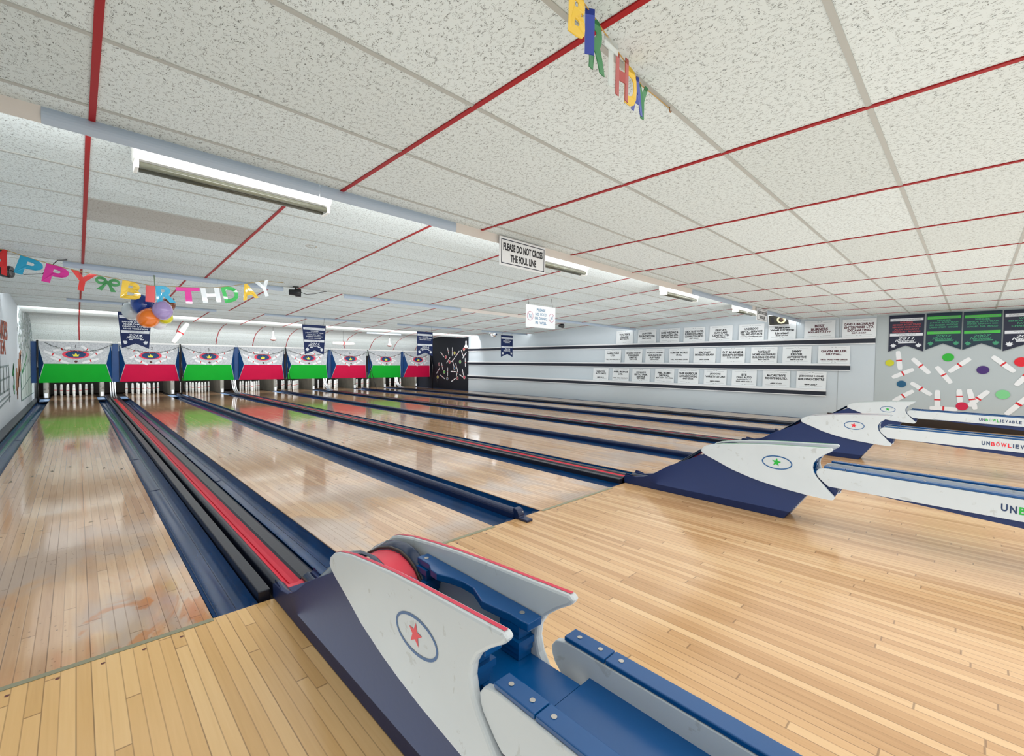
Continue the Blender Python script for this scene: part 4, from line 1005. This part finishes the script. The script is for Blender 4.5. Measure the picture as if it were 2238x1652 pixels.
HANG = ['red foil letter at the left edge of the garland, above the black lamp', 'cyan foil letter right of the red one', 'magenta foil letter with a rounded bowl, third along', 'scarlet forked foil letter crossing the red ceiling runner', 'green foil bow between the two words', 'gold foil letter with two bowls right of the green bow',
        'coral foil bar letter in front of the blue balloon', 'cyan foil letter in front of the brown balloon', 'magenta foil letter with a top bar and single stem', 'silver foil letter with a crossbar', 'green foil letter between silver and gold ones', 'gold foil letter near the right end of the garland', 'silver forked foil letter at the right end of the garland']
tops = []
for (ch, px, p0, p1, c_, wpx), lab in zip(SEQ, HANG):
    a_ = at_y(px, p0, 7.2); b_ = at_y(px, p1, 7.2); l_ = at_y(px-wpx/2, p0, 7.2); r_ = at_y(px+wpx/2, p0, 7.2)
    i_ = [q[1] for q in SEQ].index(px); pa = SEQ[max(0, i_-1)]; pb = SEQ[min(12, i_+1)]
    A_ = at_y(pa[1], pa[2], 7.2); B_ = at_y(pb[1], pb[2], 7.2); tilt = math.atan2(B_.z-A_.z, B_.x-A_.x)
    org = a_ + Vector((0, 0, 0)); tops.append(a_)
    letter3d(ch, org, Vector((1, 0, 0)), (r_-l_).x*1.0, (a_-b_).z, foil(c_), 'bow_cutout' if ch == 'bow' else 'foil_letter', lab, 'foil birthday letters strung across the left lanes', tilt=tilt)
pts = [Vector((XL+.01, 7.2, 2.425))] + [p+Vector((0, .009, .001)) for p in tops] + [Vector((2.23, 7.2, zc(7.2)-.006))]
mb = MB(); mb.tube(pts, .004, 5); tag(mb.build('garland_string', mat('string_gold', srgb(176, 150, 90), .4), loc=(.6, 7.2, 2.3)), 'string carrying the foil birthday letters from wall to ceiling', 'string')
NB = [('B', 1.121, 'gold', 'yellow card letter cut by the top edge of the photo', .137), ('I', 1.205, 'navy', 'blue card bar letter second along', .144), ('R', 1.262, 'darkgreen', 'green card letter third along, overlapping the red runner', .168), ('T', 1.370, 'clear', 'translucent white card letter with one stem', .162),
      ('H', 1.468, 'brick', 'brick red card letter after the translucent one', .156), ('D', 1.552, 'gold', 'yellow card letter after the brick red one', .147), ('A', 1.620, 'navy', 'blue card letter near the far end', .140), ('Y', 1.677, 'darkgreen', 'green card letter at the far end', .139)]
FO.update({'navy': (24, 52, 150), 'darkgreen': (24, 116, 56), 'brick': (160, 50, 42), 'clear': (206, 214, 210)})
tp = []
for ch, x, c_, lab, h in NB:
    y = .883+.096*(x-1.121)/.556; org = Vector((x, y, 2.407))
    m = mat('card_'+c_, srgb(*FO[c_]), .35, alpha=.6 if c_ == 'clear' else 1)
    letter3d(ch, org, Vector((1, .30, 0)), .080 if ch != 'I' else .022, h, m, 'card_letter', lab, 'card birthday letters strung near the camera', bold=.05); tp.append(org+Vector((0, .002, -.004)))
mb = MB(); mb.tube([Vector((.8, .86, 2.415))]+tp+[Vector((1.80, .982, 2.409)), Vector((1.925, .985, 2.412))], .0022, 5); tag(mb.build('garland_string', mat('string_gold2', srgb(190, 150, 70), .4), loc=(1.4, .93, 2.4)), 'thin cord carrying the card birthday letters to a brass hook', 'string')
mb = MB(); mb.tube([(1.925, .985, 2.421), (1.925, .985, 2.405), (1.932, .985, 2.397), (1.940, .985, 2.403), (1.938, .985, 2.410)], .0022, 6); tag(mb.build('ceiling_hook', mat('brass', srgb(150, 96, 40), .3, .8), loc=(1.93, .985, 2.41)), 'small brass hook in the white ceiling tee', 'hook')

# ------------------------------------------------------------------ left wall mural
t = thing('wall_mural', (XL, 15, 1), 'painted mural of a tree and green-grey cottages on the left wall', 'mural')
def wl(u, v, o=.003): return (XL+o, u, v)      # u = y, v = z
random.seed(3)
mg = [mat('mural_grey', srgb(150, 162, 160), .7), mat('mural_grey_dark', srgb(126, 140, 138), .7), mat('mural_grey_pale', srgb(174, 184, 184), .7)]
mb = MB()
for k in range(900):
    f = random.random(); y = 15.2+4.9*random.random()**.8; zmx = 2.65-.0*(y-15); z = random.uniform(1.15, 2.55)
    if (y-18.3)**2/9.5+(z-1.9)**2/.62 > 1.0: continue
    mb.mi = random.randrange(3); s = random.uniform(.04, .11); h = s*random.uniform(.5, 1.2)
    mb.flat(ell(y, z, s*1.5, h*.6, 7, random.random()), lambda u, v, k=k: wl(u, v, .002+k*.000004))
mb.build('tree', mg, t)
mb = MB(); mb.mi = 0
mb.flat([(15.8, .25), (20.0, .22), (20.0, 1.35), (15.8, .95)], lambda u, v: wl(u, v, .0045))
mb.mi = 1; mb.flat([(15.6, .95), (17.6, 1.75), (20.1, 1.9), (20.1, 1.32), (17.2, 1.05)], lambda u, v: wl(u, v, .005))
mb.build('cottage', [mat('cottage_pale', srgb(196, 212, 208), .7), mat('cottage_roof', srgb(176, 188, 188), .7)], t)
def strokes(segs, w, m, nm, o=.0065):
    mb = MB()
    for (a, b), (c_, d) in segs:
        L = math.hypot((c_-a)*.3, d-b) or 1; nx, ny = -(d-b)/L*w*2.2, (c_-a)*.3/L*w
        mb.flat([(a-nx, b-ny), (c_-nx, d-ny), (c_+nx, d+ny), (a+nx, b+ny)], lambda u, v: wl(u, v, o))
    mb.build(nm, m, t)
strokes([((15.8, .25), (20., .22)), ((15.8, .95), (17.6, 1.75)), ((16.2, .9), (17.5, 1.1)), ((16.0, .5), (20., .85)), ((16.5, .3), (16.5, 1.0)), ((17.2, .3), (17.2, 1.1)), ((18., .3), (18., 1.2)), ((19., .3), (19., 1.3)), ((15.8, .25), (15.8, .95)), ((17.6, 1.75), (20., 1.3))], .013, mat('mural_teal', srgb(96, 130, 126), .7), 'cottage_outline')
strokes([((15.9, .55), (16.1, 1.0)), ((16.1, .9), (16.9, 1.12)), ((17., 1.1), (17.9, 1.45)), ((14.2, .6), (14.1, 1.1)), ((13.9, .9), (14.2, 1.15)), ((14.0, .7), (14.2, .5))], .03, mat('mural_green', srgb(40, 134, 76), .7), 'green_shrub')
strokes([((11.4, .62), (13.2, .66)), ((11.4, 1.1), (13.2, 1.12)), ((11.4, .86), (13.3, .9)), ((11.8, .62), (11.8, 1.3)), ((12.3, .62), (12.3, 1.1)), ((12.8, .62), (12.8, 1.1)), ((13.2, .4), (13.2, 1.1)), ((11.2, .38), (13.4, .5)), ((11.4, .5), (13.3, .56))], .016, mat('mural_slate', srgb(124, 140, 142), .7), 'village_outline')
strokes([((14.7, .55), (14.8, 1.05)), ((14.9, .35), (15.0, .95)), ((15.15, .6), (15.3, 1.25)), ((15.4, .85), (15.6, 1.4)), ((15.7, .95), (15.9, 1.45)), ((14.8, .45), (15.9, 1.35))], .045, mat('mural_brown', srgb(158, 112, 88), .7), 'brown_brushwork')
mb = MB()
put_text(mb, 'LAKES', lambda u, v: wl(u, v, .0065), 12.25, 1.78, w=1.7, h=.36, bold=.03); put_text(mb, 'TEA', lambda u, v: wl(u, v, .0065), 12.2, 1.46, w=1.1, h=.26, bold=.03)
mb.build('mural_lettering', mat('mural_rust', srgb(158, 84, 66), .7), t)

# ------------------------------------------------------------------ camera
cam = bpy.data.cameras.new('camera'); co = bpy.data.objects.new('camera', cam); COL.objects.link(co)
cam.sensor_fit = 'HORIZONTAL'; cam.sensor_width = 36.0; cam.lens = CF/2238*36.0; cam.clip_start = .05; cam.clip_end = 100
R3 = Matrix((CRT, CUP, -CFW)).transposed().to_4x4()
co.matrix_world = Matrix.Translation((0, 0, H)) @ R3
sc.camera = co

# ------------------------------------------------------------------ light
def area(name, loc, sx, sy, direction, power, col=(1, 1, 1)):
    l = bpy.data.lights.new(name, 'AREA'); l.shape = 'RECTANGLE'; l.size = sx; l.size_y = sy; l.energy = power; l.color = col
    o = bpy.data.objects.new(name, l); COL.objects.link(o); o.location = loc
    d = Vector(direction).normalized(); o.rotation_euler = d.to_track_quat('-Z', 'Y').to_euler(); return o
W12 = XR-XL-.2; XC = (XL+XR)/2
for y, p in ((3.10, 110), (7.62, 50), (12.12, 45)):
    area('valance_strip_light', (XC, y, 2.44), W12, .05, (0, 1, .45), p, (1, 1, 1))
area('mask_top_light', (XC, YM+.15, ZT+.05), W12, .05, (0, .35, 1), 28)
area('pit_light', (XC, YM+.30, .78), W12, .06, (0, 1, -.35), 130)
area('mask_front_fill', (XC, 15.3, 2.30), W12, .20, (0, 1, -.5), 200)  # added fill with no fixture, brightens the fronts of the masking units
for y, p, u in ((-3.2, 200, 175), (.6, 112, 120), (5.4, 85, 105), (9.9, 88, 100), (14.2, 90, 95)):
    area('room_fill', (XC, y, zc(y)-.03), W12*.95, 3.4, (0, 0, -1), p, (1, .99, .98))  # added overhead fill for soft ambient light, not actual ceiling lamps
    area('ceiling_upfill', (XC, y, .06), W12*.9, 3.2, (0, 0, 1), u, (.80, .93, 1))  # added fill just above the floor, lights the ceiling neutrally; no lamp there
w = bpy.data.worlds.new('world'); sc.world = w; w.use_nodes = True
bg = w.node_tree.nodes['Background']; bg.inputs[0].default_value = (.92, .96, 1, 1); bg.inputs[1].default_value = 1.2
sc.view_settings.view_transform = 'Standard'; sc.view_settings.look = 'None'; sc.view_settings.exposure = 0.0
